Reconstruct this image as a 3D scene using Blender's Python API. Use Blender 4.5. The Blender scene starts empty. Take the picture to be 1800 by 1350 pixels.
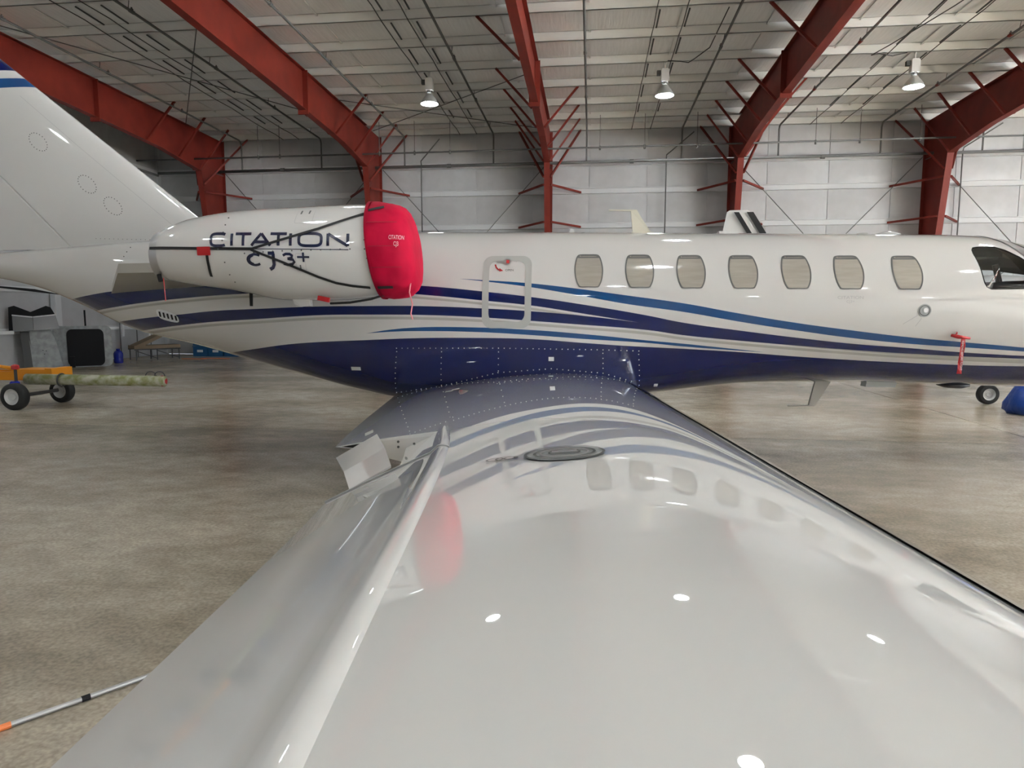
import bpy, bmesh, math, random
from mathutils import Vector, Matrix
random.seed(7)
R = math.radians
sc = bpy.context.scene
COL = sc.collection

# ------------------------------------------------------------------ camera, sky, exposure
cam_d = bpy.data.cameras.new('camera'); cam = bpy.data.objects.new('camera', cam_d); COL.objects.link(cam)
cam_d.sensor_width = 36.0; cam_d.lens = 36.0 * 1200.0 / 1800.0; cam_d.clip_start = .02; cam_d.clip_end = 400
cam.location = (0, 0, 1.55)
YAW = R(6.57)                                             # the camera looks a little left of square onto the back wall
cam.rotation_euler = (R(90) - math.atan((675 - 545) / 1200.0), 0, YAW)
sc.camera = cam
w = bpy.data.worlds.new('overcast_sky'); sc.world = w; w.use_nodes = True
bg = w.node_tree.nodes['Background']; bg.inputs[0].default_value = (.80, .90, 1.0, 1); bg.inputs[1].default_value = 3.5
sc.view_settings.view_transform = 'Standard'; sc.view_settings.look = 'None'
sc.view_settings.gamma = 1.0; sc.view_settings.use_curve_mapping = False
sc.view_settings.exposure = 0.96
sc.cycles.max_bounces = 5; sc.cycles.diffuse_bounces = 4; sc.cycles.glossy_bounces = 3; sc.cycles.transmission_bounces = 2
sc.cycles.caustics_reflective = False; sc.cycles.caustics_refractive = False; sc.cycles.adaptive_threshold = .02; sc.cycles.adaptive_min_samples = 16; sc.cycles.use_light_tree = False
sc.cycles.use_denoising = True
LAMP_STRENGTH = 60.0
sun_d = bpy.data.lights.new('sun', 'SUN'); sun_d.energy = 112.0; sun_d.angle = R(.6); sun_d.color = (.95, .98, 1.0)
sun = bpy.data.objects.new('sun', sun_d); COL.objects.link(sun); sun.location = (30, 0, 30); sun.rotation_euler = Vector((-.64, -.15, -.75)).to_track_quat('-Z', 'Y').to_euler()

# ------------------------------------------------------------------ helpers
def pchip(xs, ys):
    n = len(xs); h = [xs[i+1]-xs[i] for i in range(n-1)]; d = [(ys[i+1]-ys[i])/h[i] for i in range(n-1)]
    m = [d[0]]+[0 if d[i-1]*d[i] <= 0 else 2*d[i-1]*d[i]/(d[i-1]+d[i]) for i in range(1, n-1)]+[d[-1]]
    def f(x):
        if x <= xs[0]: return ys[0]
        if x >= xs[-1]: return ys[-1]
        i = 0
        while x > xs[i+1]: i += 1
        t = (x-xs[i])/h[i]; a = 1-t
        return ys[i]*(1+2*t)*a*a+ys[i+1]*t*t*(3-2*t)+h[i]*(m[i]*t*a*a-m[i+1]*t*t*a)
    return f

class MB:
    """collects shapes; build() links them as ONE mesh object"""
    def __init__(s): s.v = []; s.f = []
    def add(s, vs, fs):
        o = len(s.v); s.v += [tuple(p) for p in vs]; s.f += [tuple(i+o for i in q) for q in fs]; return s
    def box(s, a, b):
        x0, y0, z0 = a; x1, y1, z1 = b
        return s.add([(x0,y0,z0),(x1,y0,z0),(x1,y1,z0),(x0,y1,z0),(x0,y0,z1),(x1,y0,z1),(x1,y1,z1),(x0,y1,z1)],
                     [(0,3,2,1),(4,5,6,7),(0,1,5,4),(1,2,6,5),(2,3,7,6),(3,0,4,7)])
    def prism(s, pts, ax, d):
        """polygon (list of 3D points) swept by vector d"""
        n = len(pts); d = Vector(d); a = [Vector(p) for p in pts]; b = [p+d for p in a]
        return s.add(a+b, [tuple(range(n-1,-1,-1)), tuple(range(n,2*n))]+[(i,(i+1)%n,n+(i+1)%n,n+i) for i in range(n)])
    def bar(s, p, q, wd, th, up=(0,0,1)):
        p, q = Vector(p), Vector(q); d = (q-p).normalized(); a = d.cross(Vector(up))
        if a.length < 1e-4: a = d.cross(Vector((0,1,0)))
        a.normalize(); b = a.cross(d).normalized(); a *= wd/2; b *= th/2
        return s.add([p-a-b,p+a-b,p+a+b,p-a+b,q-a-b,q+a-b,q+a+b,q-a+b],
                     [(0,1,2,3),(7,6,5,4),(0,4,5,1),(1,5,6,2),(2,6,7,3),(3,7,4,0)])
    def tube(s, path, r, n=8, closed=False):
        path = [Vector(p) for p in path]; rr = r if isinstance(r, (list, tuple)) else [r]*len(path)
        rings = []; ref = None
        for i, p in enumerate(path):
            if closed: d = path[(i+1) % len(path)]-path[i-1]
            else: d = path[min(i+1, len(path)-1)]-path[max(i-1, 0)]
            d.normalize()
            if ref is None: ref = Vector((0,0,1)) if abs(d.z) < .9 else Vector((1,0,0))
            a = (ref-d*ref.dot(d)).normalized(); ref = a; b = d.cross(a)
            rings.append([p+(a*math.cos(2*math.pi*k/n)+b*math.sin(2*math.pi*k/n))*rr[i] for k in range(n)])
        return s.rings(rings, wrap=closed)
    def rings(s, rings, wrap=False, cap=True):
        n = len(rings[0]); vs = [p for rg in rings for p in rg]; fs = []
        m = len(rings)
        for i in range(m if wrap else m-1):
            j = (i+1) % m
            fs += [(i*n+k, i*n+(k+1) % n, j*n+(k+1) % n, j*n+k) for k in range(n)]
        if cap and not wrap: fs += [tuple(range(n-1,-1,-1)), tuple((m-1)*n+k for k in range(n))]
        return s.add(vs, fs)
    def lathe(s, prof, n=24, origin=(0,0,0), axis='z', cap=True):
        rg = []
        for r, h in prof:
            ring = []
            for k in range(n):
                a = 2*math.pi*k/n; c, sn = r*math.cos(a), r*math.sin(a)
                v = (c, sn, h) if axis == 'z' else ((h, c, sn) if axis == 'x' else (sn, h, c))
                ring.append((v[0]+origin[0], v[1]+origin[1], v[2]+origin[2]))
            rg.append(ring)
        return s.rings(rg, cap=cap)
    def grid(s, rows):
        m, n = len(rows), len(rows[0]); vs = [p for r in rows for p in r]
        return s.add(vs, [(i*n+j, i*n+j+1, (i+1)*n+j+1, (i+1)*n+j) for i in range(m-1) for j in range(n-1)])
    def mesh(s, name, mt, smooth=False, angle=None):
        me = bpy.data.meshes.new(name); me.from_pydata(s.v, [], s.f); me.update()
        bm = bmesh.new(); bm.from_mesh(me); bmesh.ops.recalc_face_normals(bm, faces=bm.faces[:])
        if smooth:
            for f in bm.faces: f.smooth = True
            if angle:
                for e in bm.edges:
                    if len(e.link_faces) == 2 and e.calc_face_angle(0) > R(angle): e.smooth = False
        bm.to_mesh(me); bm.free()
        if mt: me.materials.append(mt)
        return me
    def build(s, name, mt, parent=None, smooth=False, angle=None):
        return link(name, s.mesh(name, mt, smooth, angle), parent)

def link(name, data, parent=None, loc=None, rz=None):
    o = bpy.data.objects.new(name, data); COL.objects.link(o)
    if parent: o.parent = parent
    if loc: o.location = loc
    if rz: o.rotation_euler.z = rz
    return o
def tag(o, label=None, cat=None, group=None, kind=None):
    if label: o['label'] = label
    if cat: o['category'] = cat
    if group: o['group'] = group
    if kind: o['kind'] = kind
    return o
def empty(name, loc=(0,0,0), rz=0.0):
    o = link(name, None, None, loc); o.rotation_euler.z = rz; o.empty_display_size = .2; return o
def clone(o, parent=None):
    c = o.copy(); COL.objects.link(c); c.parent = parent
    for ch in list(o.children): clone(ch, c)
    return c

# ------------------------------------------------------------------ materials
def nt(m): m.use_nodes = True; return m.node_tree
def mat(name, col, rough=.5, metal=0.0, coat=0.0, spec=.5, emit=None, es=0.0, bump=0.0, bscale=20.0, var=0.0, vscale=3.0, vcol=None, stretch=None, coat_r=.03):
    m = bpy.data.materials.new(name); t = nt(m); b = t.nodes['Principled BSDF']
    b.inputs['Base Color'].default_value = (*col, 1); b.inputs['Roughness'].default_value = rough
    b.inputs['Metallic'].default_value = metal; b.inputs['Coat Weight'].default_value = coat
    b.inputs['Coat Roughness'].default_value = coat_r; b.inputs['Specular IOR Level'].default_value = spec
    if emit: b.inputs['Emission Color'].default_value = (*emit, 1); b.inputs['Emission Strength'].default_value = es
    tc = t.nodes.new('ShaderNodeTexCoord'); mp = t.nodes.new('ShaderNodeMapping')
    t.links.new(tc.outputs['Object'], mp.inputs[0])
    if stretch: mp.inputs['Scale'].default_value = stretch
    if var > 0:
        n = t.nodes.new('ShaderNodeTexNoise'); n.inputs['Scale'].default_value = vscale; n.inputs['Detail'].default_value = 2
        t.links.new(mp.outputs[0], n.inputs['Vector'])
        rp = t.nodes.new('ShaderNodeValToRGB'); rp.color_ramp.elements[0].position = .35; rp.color_ramp.elements[1].position = .65
        c2 = vcol or tuple(x*(1-var) for x in col)
        rp.color_ramp.elements[0].color = (*c2, 1); rp.color_ramp.elements[1].color = (*col, 1)
        t.links.new(n.outputs['Fac'], rp.inputs[0]); t.links.new(rp.outputs[0], b.inputs['Base Color'])
    if bump > 0:
        n = t.nodes.new('ShaderNodeTexNoise'); n.inputs['Scale'].default_value = bscale; n.inputs['Detail'].default_value = 1
        t.links.new(mp.outputs[0], n.inputs['Vector'])
        bp = t.nodes.new('ShaderNodeBump'); bp.inputs['Strength'].default_value = bump; bp.inputs['Distance'].default_value = .02
        t.links.new(n.outputs['Fac'], bp.inputs['Height']); t.links.new(bp.outputs[0], b.inputs['Normal'])
    return m

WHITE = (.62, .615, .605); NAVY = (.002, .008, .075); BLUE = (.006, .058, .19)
M_white_lit = mat('white_gloss_paint_lit', (.70, .695, .685), .08, spec=.3, coat=1.0, bump=.018, bscale=1.6)  # same paint as WHITE, lightened to carry the nacelle's stronger light
M_wing = mat('wing_gloss_paint', (.76, .77, .765), .02, coat=1.0, spec=.03, bump=.002, bscale=2.2, coat_r=.004)
M_chrome = mat('polished_leading_edge', (.75, .76, .78), .06, metal=1.0, bump=.08, bscale=6)
M_grey = mat('grey_frame_paint', (.42, .43, .415), .4, coat=.4)
M_dark = mat('dark_rubber', (.014, .014, .015), .7, spec=.2)
M_seal = mat('window_seal', (.10, .10, .10), .5)
M_black = mat('black_strap', (.012, .012, .013), .6)
M_pane = mat('window_pane_with_blind', (.36, .335, .295), .12, coat=1.0, var=.10, vscale=5, stretch=(1, 1, 9))
M_beige = mat('pylon_shade_beige', (.36, .34, .30), .35, coat=.3)  # beige-dark tone puts the shade under the pylon into its colour
M_rivet = mat('rivet_metal', (.55, .58, .62), .3, metal=.6)
M_navy = mat('navy_lettering', (.006, .012, .055), .25, coat=1.0)
M_placard = mat('placard_white', (.72, .74, .76), .45)
M_red = mat('red_paint', (.42, .008, .012), .45)
M_cover = mat('red_cover_cloth', (.50, .002, .035), .8, spec=.2, bump=.5, bscale=9, var=.2, vscale=5)
M_tyre = mat('tyre_rubber', (.018, .018, .018), .7, bump=.2, bscale=40)
M_rim = mat('white_rim', (.62, .63, .63), .35, metal=.2)
M_metal = mat('bare_metal', (.55, .55, .56), .3, metal=1.0)
M_greytxt = mat('faint_grey_print', (.42, .42, .43), .4)
M_greyline = mat('panel_seam', (.38, .38, .38), .5)
M_steel = mat('red_oxide_steel', (.20, .026, .016), .55, spec=.25, var=.25, vscale=1.5)
M_pipe = mat('grey_pipe', (.15, .15, .148), .6, spec=.2)
M_wire = mat('dark_wire', (.06, .06, .06), .6)
M_liner = mat('white_insulation_liner', (.57, .575, .585), .38, bump=.25, bscale=5, var=.08, vscale=2.5, stretch=(1, 1, 1))
M_roof = mat('white_roof_liner', (.88, .88, .875), .42, bump=.35, bscale=4, var=.07, vscale=3.5, stretch=(6, .5, 1))
M_purlin = mat('white_purlin', (.82, .82, .80), .5)
M_girt = mat('white_girt', (.74, .75, .76), .4)
M_base = mat('wall_sheet_white', (.66, .67, .68), .5)
M_lampw = mat('lamp_white_enamel', (.75, .75, .75), .35)
M_lampr = mat('lamp_ribbed_reflector', (.55, .56, .54), .3, metal=.3)
M_glow = mat('lamp_glow', (1, 1, 1), .5, emit=(.93, .985, 1.0), es=LAMP_STRENGTH)
M_yellow = mat('yellow_paint', (.80, .30, .010), .4)
M_towbar = mat('weathered_tow_tube', (.50, .50, .40), .6, var=.5, vscale=9, vcol=(.22, .24, .08))
M_tan = mat('tan_canvas', (.24, .175, .115), .8)
M_bluep = mat('blue_plastic', (.010, .022, .30), .25)
M_bluebag = mat('blue_tarpaulin', (.006, .055, .34), .35, bump=.6, bscale=12)
M_crate = mat('blue_crate', (.012, .09, .22), .5)
M_gpanel = mat('scuffed_grey_panel', (.36, .38, .38), .5, var=.3, vscale=7)
M_mirror = mat('brushed_plate', (.22, .225, .235), .4, metal=.7)
M_orange = mat('orange_grip', (.80, .22, .06), .5)
M_rod = mat('grey_aluminium_rod', (.40, .39, .38), .4, metal=.5)
M_interior = mat('cockpit_grey_trim', (.045, .047, .05), .5)
M_tint = mat('tinted_windshield', (.05, .05, .055), .08, coat=1.0)

def glass(name):
    m = bpy.data.materials.new(name); t = nt(m); t.nodes.clear()
    o = t.nodes.new('ShaderNodeOutputMaterial'); mx = t.nodes.new('ShaderNodeMixShader')
    tr = t.nodes.new('ShaderNodeBsdfTransparent'); gl = t.nodes.new('ShaderNodeBsdfGlossy'); fr = t.nodes.new('ShaderNodeFresnel')
    tr.inputs[0].default_value = (.80, .83, .85, 1); gl.inputs['Roughness'].default_value = .03; fr.inputs[0].default_value = 1.5
    t.links.new(fr.outputs[0], mx.inputs[0]); t.links.new(tr.outputs[0], mx.inputs[1]); t.links.new(gl.outputs[0], mx.inputs[2]); t.links.new(mx.outputs[0], o.inputs[0])
    return m
M_glass = glass('clear_cockpit_glass')

def concrete():
    m = bpy.data.materials.new('sealed_concrete'); t = nt(m); N = t.nodes; L = t.links; b = N['Principled BSDF']
    tc = N.new('ShaderNodeTexCoord')
    def noise(scale, det, st):
        mp = N.new('ShaderNodeMapping'); mp.inputs['Scale'].default_value = st; L.new(tc.outputs['Object'], mp.inputs[0])
        n = N.new('ShaderNodeTexNoise'); n.inputs['Scale'].default_value = scale; n.inputs['Detail'].default_value = det; n.inputs['Roughness'].default_value = .6
        L.new(mp.outputs[0], n.inputs['Vector']); return n
    a = noise(.35, 3, (1, 1.6, 1)); c = noise(6.0, 6, (.8, 1.1, 1)); d = noise(45, 1, (1, 1, 1))
    r1 = N.new('ShaderNodeValToRGB'); r1.color_ramp.elements[0].position = .40; r1.color_ramp.elements[1].position = .60
    r1.color_ramp.elements[0].color = (.35, .31, .245, 1); r1.color_ramp.elements[1].color = (.57, .53, .45, 1); L.new(a.outputs['Fac'], r1.inputs[0])
    r2 = N.new('ShaderNodeValToRGB'); r2.color_ramp.elements[0].position = .32; r2.color_ramp.elements[1].position = .70
    r2.color_ramp.elements[0].color = (.80, .78, .75, 1); r2.color_ramp.elements[1].color = (1.10, 1.08, 1.05, 1); L.new(c.outputs['Fac'], r2.inputs[0])
    r3 = N.new('ShaderNodeValToRGB'); r3.color_ramp.elements[0].position = .3; r3.color_ramp.elements[1].position = .7
    r3.color_ramp.elements[0].color = (.78, .78, .78, 1); r3.color_ramp.elements[1].color = (1.12, 1.12, 1.12, 1); L.new(d.outputs['Fac'], r3.inputs[0])
    oi = N.new('ShaderNodeObjectInfo')
    def mul(x, y):
        k = N.new('ShaderNodeMix'); k.data_type = 'RGBA'; k.blend_type = 'MULTIPLY'; k.inputs['Factor'].default_value = 1
        L.new(x, k.inputs['A']); L.new(y, k.inputs['B']); return k.outputs['Result']
    L.new(mul(mul(mul(r1.outputs[0], r2.outputs[0]), r3.outputs[0]), oi.outputs['Color']), b.inputs['Base Color'])
    mr = N.new('ShaderNodeMapRange'); mr.inputs['To Min'].default_value = .17; mr.inputs['To Max'].default_value = .30
    L.new(c.outputs['Fac'], mr.inputs['Value']); L.new(mr.outputs[0], b.inputs['Roughness'])
    bp = N.new('ShaderNodeBump'); bp.inputs['Strength'].default_value = .04; bp.inputs['Distance'].default_value = .01
    L.new(c.outputs['Fac'], bp.inputs['Height']); L.new(bp.outputs[0], b.inputs['Normal'])
    return m
M_floor = concrete()

# ------------------------------------------------------------------ hangar shell (u along back wall = world x, n depth = world y, z up)
TH = 0.0; D = 22.7
def bo(o): o.rotation_euler.z = -TH; return o
def struct(o): o['kind'] = 'structure'; return bo(o)
def B(u, n, z=0.0): return Vector((u*math.cos(TH)+n*math.sin(TH), -u*math.sin(TH)+n*math.cos(TH), z))
UL, UR, NF = -14.9, 24.0, -15.0
def roof(n): return 7.22 + .02*(D-n) if n > 2 else 7.22 + .02*(D-2) - .02*(2-n)     # underside of purlins

fl = struct(MB().box((UL-.25, NF-.2, -.30), (UR, D+.25, -.012)).build('floor', mat('joint_filler', (.11, .09, .07), .7)))
for u0, u1 in ((UL, 5.3), (5.3, 16.0), (16.0, UR)):
    for i, (n0, n1) in enumerate(((NF, -8.0), (-8.0, .2), (.2, 8.45), (8.45, D))):
        g = .007
        o = MB().box((u0+g, n0+g, -.012), (u1-g, n1-g, 0)).build('floor_slab', M_floor, fl)
        o.color = ((1.1, 1.1, 1.08, 1), (1.1, 1.08, 1.03, 1), (.95, .94, .93, 1), (1.16, 1.14, 1.10, 1))[i]
ap = struct(MB().box((UR, -60, -.35), (110, 60, -.02)).build('apron', mat('apron_concrete', (.52, .52, .52), .8, var=.15, vscale=.6)))

wb = struct(MB().box((UL-.2, D+.12, 0), (UR+.2, D+.25, 7.9)).build('wall_back', M_base))
ROWS = [0, 1.0, 2.1, 3.2, 4.28, 5.37, 6.25, 7.45]; PW = 1.85
def quilt(wd, ht, sag, axis, nu=6, nv=5):
    rows = []
    for j in range(nv+1):
        r = []
        for i in range(nu+1):
            a, b = i/nu, j/nv; s = sag*(16*a*(1-a)*b*(1-b))**.5
            s *= .85+.3*random.random() if 0 < i < nu and 0 < j < nv else 1
            r.append((a*wd, -s, b*ht) if axis == 'wall' else (a*wd, b*ht, -s))
        rows.append(r)
    return MB().grid(rows)
ncol = int((UR-UL)/PW)
for k in range(len(ROWS)-1):
    meshes = [quilt(PW-.02, ROWS[k+1]-ROWS[k], .05, 'wall').mesh('liner_panel', M_liner, True) for _ in range(3)]
    for c in range(ncol):
        link('liner_panel', random.choice(meshes), wb, (UL+c*PW, D+.09, ROWS[k]))
for z in ROWS[1:-1]:
    MB().box((UL, D-.04, z-.085), (UR, D+.08, z-.07)).box((UL, D-.04, z+.07), (UR, D+.08, z+.085)).box((UL, D+.02, z-.07), (UR, D+.05, z+.07)).build('girt', M_girt, wb)
seam = MB().box((-.012, D+.075, 0), (.012, D+.10, 7.4)).mesh('seam_strip', M_liner)
for c in range(1, ncol): link('seam_strip', seam, wb, (UL+c*PW, 0, 0))

wl = struct(MB().box((UL-.25, NF, 0), (UL-.12, D+.2, 8.0)).build('wall_left', M_base))
for k in range(len(ROWS)-1):
    me = MB().grid([[( -.09+.03*math.sin(math.pi*j/4)*math.sin(math.pi*i/4), i/4*2.35, ROWS[k]+(ROWS[k+1]-ROWS[k])*j/4) for i in range(5)] for j in range(5)]).mesh('liner_panel', M_liner, True)
    for c in range(16):
        link('liner_panel', me, wl, (UL, D-.02-(c+1)*2.36, 0))
for z in ROWS[1:-1]:
    MB().box((UL-.1, NF, z-.07), (UL-.02, D-.1, z+.07)).build('girt', M_girt, wl)
wr = struct(MB().box((UR+.02, NF, 6.6), (UR+.2, D+.2, 8.2)).box((UR+.02, 9.0, 0), (UR+.2, D+.2, 6.6)).box((UR+.02, NF, 0), (UR+.2, NF+2, 6.6)).build('wall_right', M_base))
wf = struct(MB().box((UL-.2, NF-.2, 0), (UR+.2, NF, 8.2)).build('wall_front', mat('door_leaf_grey', (.34, .35, .36), .5)))
for z in ROWS[1:-1]: MB().box((UL, NF, z-.07), (UR, NF+.1, z+.07)).build('girt', M_girt, wf)

def roof_slab(n0, n1, th):
    a, b = roof(n0)+.24, roof(n1)+.24
    return [(UL-.2, n0, a), (UL-.2, n1, b), (UL-.2, n1, b+th), (UL-.2, n0, a+th)]
ce = MB().prism(roof_slab(D+.25, 2, .1), 0, (UR-UL+.4, 0, 0)).prism(roof_slab(2, NF-.2, .1), 0, (UR-UL+.4, 0, 0)).build('ceiling', M_roof)
struct(ce)
PN = [22.55, 21.35, 20.0, 18.5, 17.05, 15.6, 14.2, 12.8, 11.4, 10.0]
PALL = PN + [10.0-1.42*k for k in range(1, 18)]
for n in PALL:
    z = roof(n)
    MB().box((UL, n-.03, z), (UR, n+.035, z+.012)).box((UL, n-.03, z), (UR, n-.018, z+.2)).box((UL, n-.03, z+.19), (UR, n+.035, z+.2)).box((UL, n+.023, z), (UR, n+.035, z+.03)).build('purlin', M_purlin, ce)
nc2 = int((UR-UL)/PW)
for i in range(len(PN)-1):
    n0, n1 = PN[i], PN[i+1]; z0, z1 = roof(n0), roof(n1); meshes = []
    for _ in range(3):
        rows = []
        for j in range(5):
            b = j/4; r = []
            for q in range(10):
                a = q/9; s = .05*math.sin(math.pi*b)*(.7+.6*random.random())*(1 if 0 < q < 9 else .4)
                r.append((a*(PW-.015), -b*(n0-n1), .20+(z1-z0)*b-s))
            rows.append(r)
        meshes.append(MB().grid(rows).mesh('roof_panel', M_roof, True))
    for c in range(nc2): link('roof_panel', random.choice(meshes), ce, (UL+c*PW, n0, z0))
    sm = MB().bar((0, n0, z0+.155), (0, n1, z1+.155), .03, .015).mesh('seam_strip', M_purlin)
    for c in range(1, nc2): link('seam_strip', sm, ce, (UL+c*PW, 0, 0))

# --- red steel frames
FU = dict(A=-12.54, B=-7.04, C=-1.38, D=4.30, E=10.05, F=15.75, G=21.4)
FLAB = dict(A='red steel hangar frame nearest the left end wall, behind the tail fin', B='red steel hangar frame rising behind the red engine cover',
            C='red steel hangar frame seen edge-on near the middle of the back wall', D='red steel hangar frame rising behind the small parked plane\'s fin',
            E='red steel hangar frame rising behind the jet\'s cockpit roof', F='red steel hangar frame beyond the right edge, mirrored in the wing', G='red steel hangar frame farthest right, outside the photo')
botz = pchip([-14.8, 2.0, 11.1, 19.15, 21.2], [6.1, 6.98, 6.63, 6.25, 5.98])
def frame(k, u):
    e = bo(empty('steel_frame', B(u, D, 0))); tag(e, FLAB[k], 'steel frame', 'red steel frames of the hangar')
    N0 = lambda n: n-D                                    # local depth
    nin = lambda z: 22.25-(22.25-21.2)*z/5.98
    c = MB()
    c.prism([(-.006, N0(nin(0)), 0), (-.006, N0(D-.07), 0), (-.006, N0(D-.07), roof(D)), (-.006, N0(21.15), roof(21.15)), (-.006, N0(21.2), 5.98)], 0, (.012, 0, 0))
    c.box((-.09, N0(D-.075), 0), (.09, N0(D-.06), roof(D)))
    c.bar((0, N0(nin(0)), 0), (0, N0(21.2), 5.98), .25, .018, (1, 0, 0)) if False else c.prism([(-.09, N0(nin(0)), 0), (-.09, N0(nin(0))-.016, 0), (-.09, N0(21.2)-.016, 5.98), (-.09, N0(21.2), 5.98)], 0, (.18, 0, 0))
    c.build('column', M_steel, e)
    MB().box((-.17, N0(22.2)-.08, 0), (.17, N0(D-.02), .025)).build('base_plate', M_steel, e)
    r = MB(); ns = [21.2, 19.15, 17, 15, 13, 11, 8, 5, 2, -4, -14.8]
    top = [roof(n)-.005 for n in ns]; bot = [botz(n) for n in ns]
    web = [(-.006, N0(n), z) for n, z in zip(ns, bot)]+[(-.006, N0(n), z) for n, z in reversed(list(zip(ns, top)))]
    r.prism(web, 0, (.012, 0, 0))
    for zs, dz in ((top, -.016), (bot, .016)):
        for i in range(len(ns)-1):
            r.prism([(-.09, N0(ns[i]), zs[i]), (-.09, N0(ns[i+1]), zs[i+1]), (-.09, N0(ns[i+1]), zs[i+1]+dz), (-.09, N0(ns[i]), zs[i]+dz)], 0, (.18, 0, 0))
    r.build('rafter', M_steel, e)
    for n in (16.6, 9.5):                                # bolted splice plates
        MB().box((-.13, N0(n)-.02, botz(n)-.10), (.13, N0(n)+.02, roof(n)-.01)).build('splice_plate', M_steel, e)
    for i, n in enumerate(PN[:7]):                       # flange braces to the purlins
        if i in (0,): zb = 5.55; nb = nin(5.5)-.0
        else: zb = botz(min(n, 21.2)); nb = min(n, 21.1)
        for s in (-1, 1):
            if i in (4, 6) and s == 1: continue
            if i == 5: continue
            MB().bar((s*.10, N0(nb), zb+.02), (s*.98, N0(n), roof(n)+.02), .06, .05).build('flange_brace', M_steel, e)
    for z in (5.37, 4.28, 2.1):                          # column braces to the girts
        for s in (-1, 1):
            MB().bar((s*.11, N0(nin(z)), z-.02), (s*1.0, N0(D-.04), z-.05), .05, .06).build('girt_brace', M_steel, e)
    return e
for k, u in FU.items(): frame(k, u)

# --- sprinkler pipes
PU = [-11.6, -8.85, -6.05, -3.15, -.2, 2.72, 5.6, 8.55, 11.4, 14.3]
PLAB = ['above the tail fin, nearest the left end wall', 'left of the frame behind the engine cover', 'just right of the frame behind the engine cover', 'left of the middle frame',
        'just right of the middle frame', 'left of the frame behind the small fin', 'just right of the frame behind the small fin', 'left of the frame behind the cockpit',
        'just right of the frame behind the cockpit', 'farthest right, mirrored in the wing']
def pz(n): return 7.10+.016*(D-n)
for u, lb in zip(PU, PLAB):
    e = bo(empty('sprinkler_pipe', B(u, D-.5, 6.12))); tag(e, 'grey roof sprinkler pipe '+lb, 'pipe', 'sprinkler branch pipes')
    MB().tube([(0, 0, .03), (0, 0, pz(D-.5)-6.12-.12), (0, -.05, pz(D-.5)-6.12-.03), (0, -.15, pz(D-.65)-6.12), (0, -13.5, pz(D-14)-6.12)], .026, 8).build('branch_line', M_pipe, e, True)
    for n in PN[1:8:2]:
        MB().tube([(.0, n-D+.5, pz(n)-6.12), (.03, n-D+.5, roof(n)-6.12+.05)], .008, 5).tube([(.0, n-D+.5+.03*math.cos(a), pz(n)-6.12+.034*math.sin(a)) for a in (0, 1, 2, 3, 4, 5)], .006, 4).build('hanger', M_pipe, e)
    for n in (18.9, 15.9, 12.9):
        MB().lathe([(.012, 0), (.014, .03), (.028, .035), (.03, .06), (.014, .065), (.014, .09)], 8, (0, n-D+.5, pz(n)-6.12-.01)).build('sprinkler_head', M_pipe, e)
        MB().tube([(0, n-D+.44, pz(n)-6.12), (0, n-D+.56, pz(n)-6.12)], .036, 8).build('coupling', M_steel if u > 5 else M_pipe, e)
e = bo(empty('sprinkler_main_pipe', B(0, D-.5, 6.14))); tag(e, 'grey horizontal sprinkler main pipe along the whole back wall, lower of two', 'pipe')
MB().tube([(UL+.3, 0, 0), (16, 0, .06)], .045, 10).build('main_line', M_pipe, e, True)
for u in (-10.2, -4.6, -1.8, 1.2, 6.9, 12.7): MB().tube([(u-.06, 0, .02), (u+.06, 0, .02)], .065, 10).build('coupling', M_pipe, e)
for f in FU.values():
    if f < 16: MB().box((f-.04, 0, -.06), (f+.04, .42, -.045)).build('bracket', M_pipe, e)
e = bo(empty('electrical_conduit_pipe', B(0, D-1.75, 6.30))); tag(e, 'thinner horizontal pipe hung on rods in front of the red columns, upper of two', 'pipe')
MB().tube([(UL+.4, 0, 0), (16, 0, .05)], .026, 8).build('pipe_run', M_pipe, e, True)
for u in (-10.4, -9.7, -6.5, -5.4, -4.3, .2, 1.5, 3.0, 6.3, 7.5, 9.1, 11.9):
    MB().tube([(u, 0, .02), (u, 0, .95)], .009, 5).tube([(u, 0, -.05), (u, 0, .07)], .03, 6).build('hanger_rod', M_pipe, e)

# --- thin roof wires and wall bracing rods
WIRES = [(-10.3, 'left of the branch pipe over the fin'), (-9.75, 'right of the pair over the fin'), (-4.3, 'left of the first lamp'), (-3.75, 'right of the first lamp'), (1.2, 'left of the middle lamp'), (1.78, 'right of the middle lamp'), (6.6, 'left of the right lamp'), (7.5, 'right of the right lamp')]
for u, lb in WIRES:
    e = bo(empty('roof_wire', B(u, D-.3, roof(D)))); tag(e, 'thin dark wire strung along the white ceiling, '+lb, 'wire', 'dark wires along the ceiling')
    for i in range(len(PN)-1):
        n0, n1 = PN[i], PN[i+1]
        MB().tube([(0, n0-D+.3, roof(n0)-roof(D)-.012), (.01, (n0+n1)/2-D+.3, roof(n0)-roof(D)+.02-.03*(i % 2)), (0, n1-D+.3, roof(n1)-roof(D)-.012)], .011, 5).build('wire_span', M_wire, e)
        if i > 0: MB().bar((.09, n0-D+.3-.25, roof(n0)-roof(D)+.1), (.09, n1-D+.3+.35, roof(n1)-roof(D)+.1), .03, .02).build('dark_seam', M_wire, e)
bays = list(FU.values())
BN = ['behind the tail fin and engine', 'between the engine cover frame and the middle frame', 'between the middle frame and the small fin', 'between the small fin and the cockpit frame', 'right of the cockpit frame']
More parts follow.
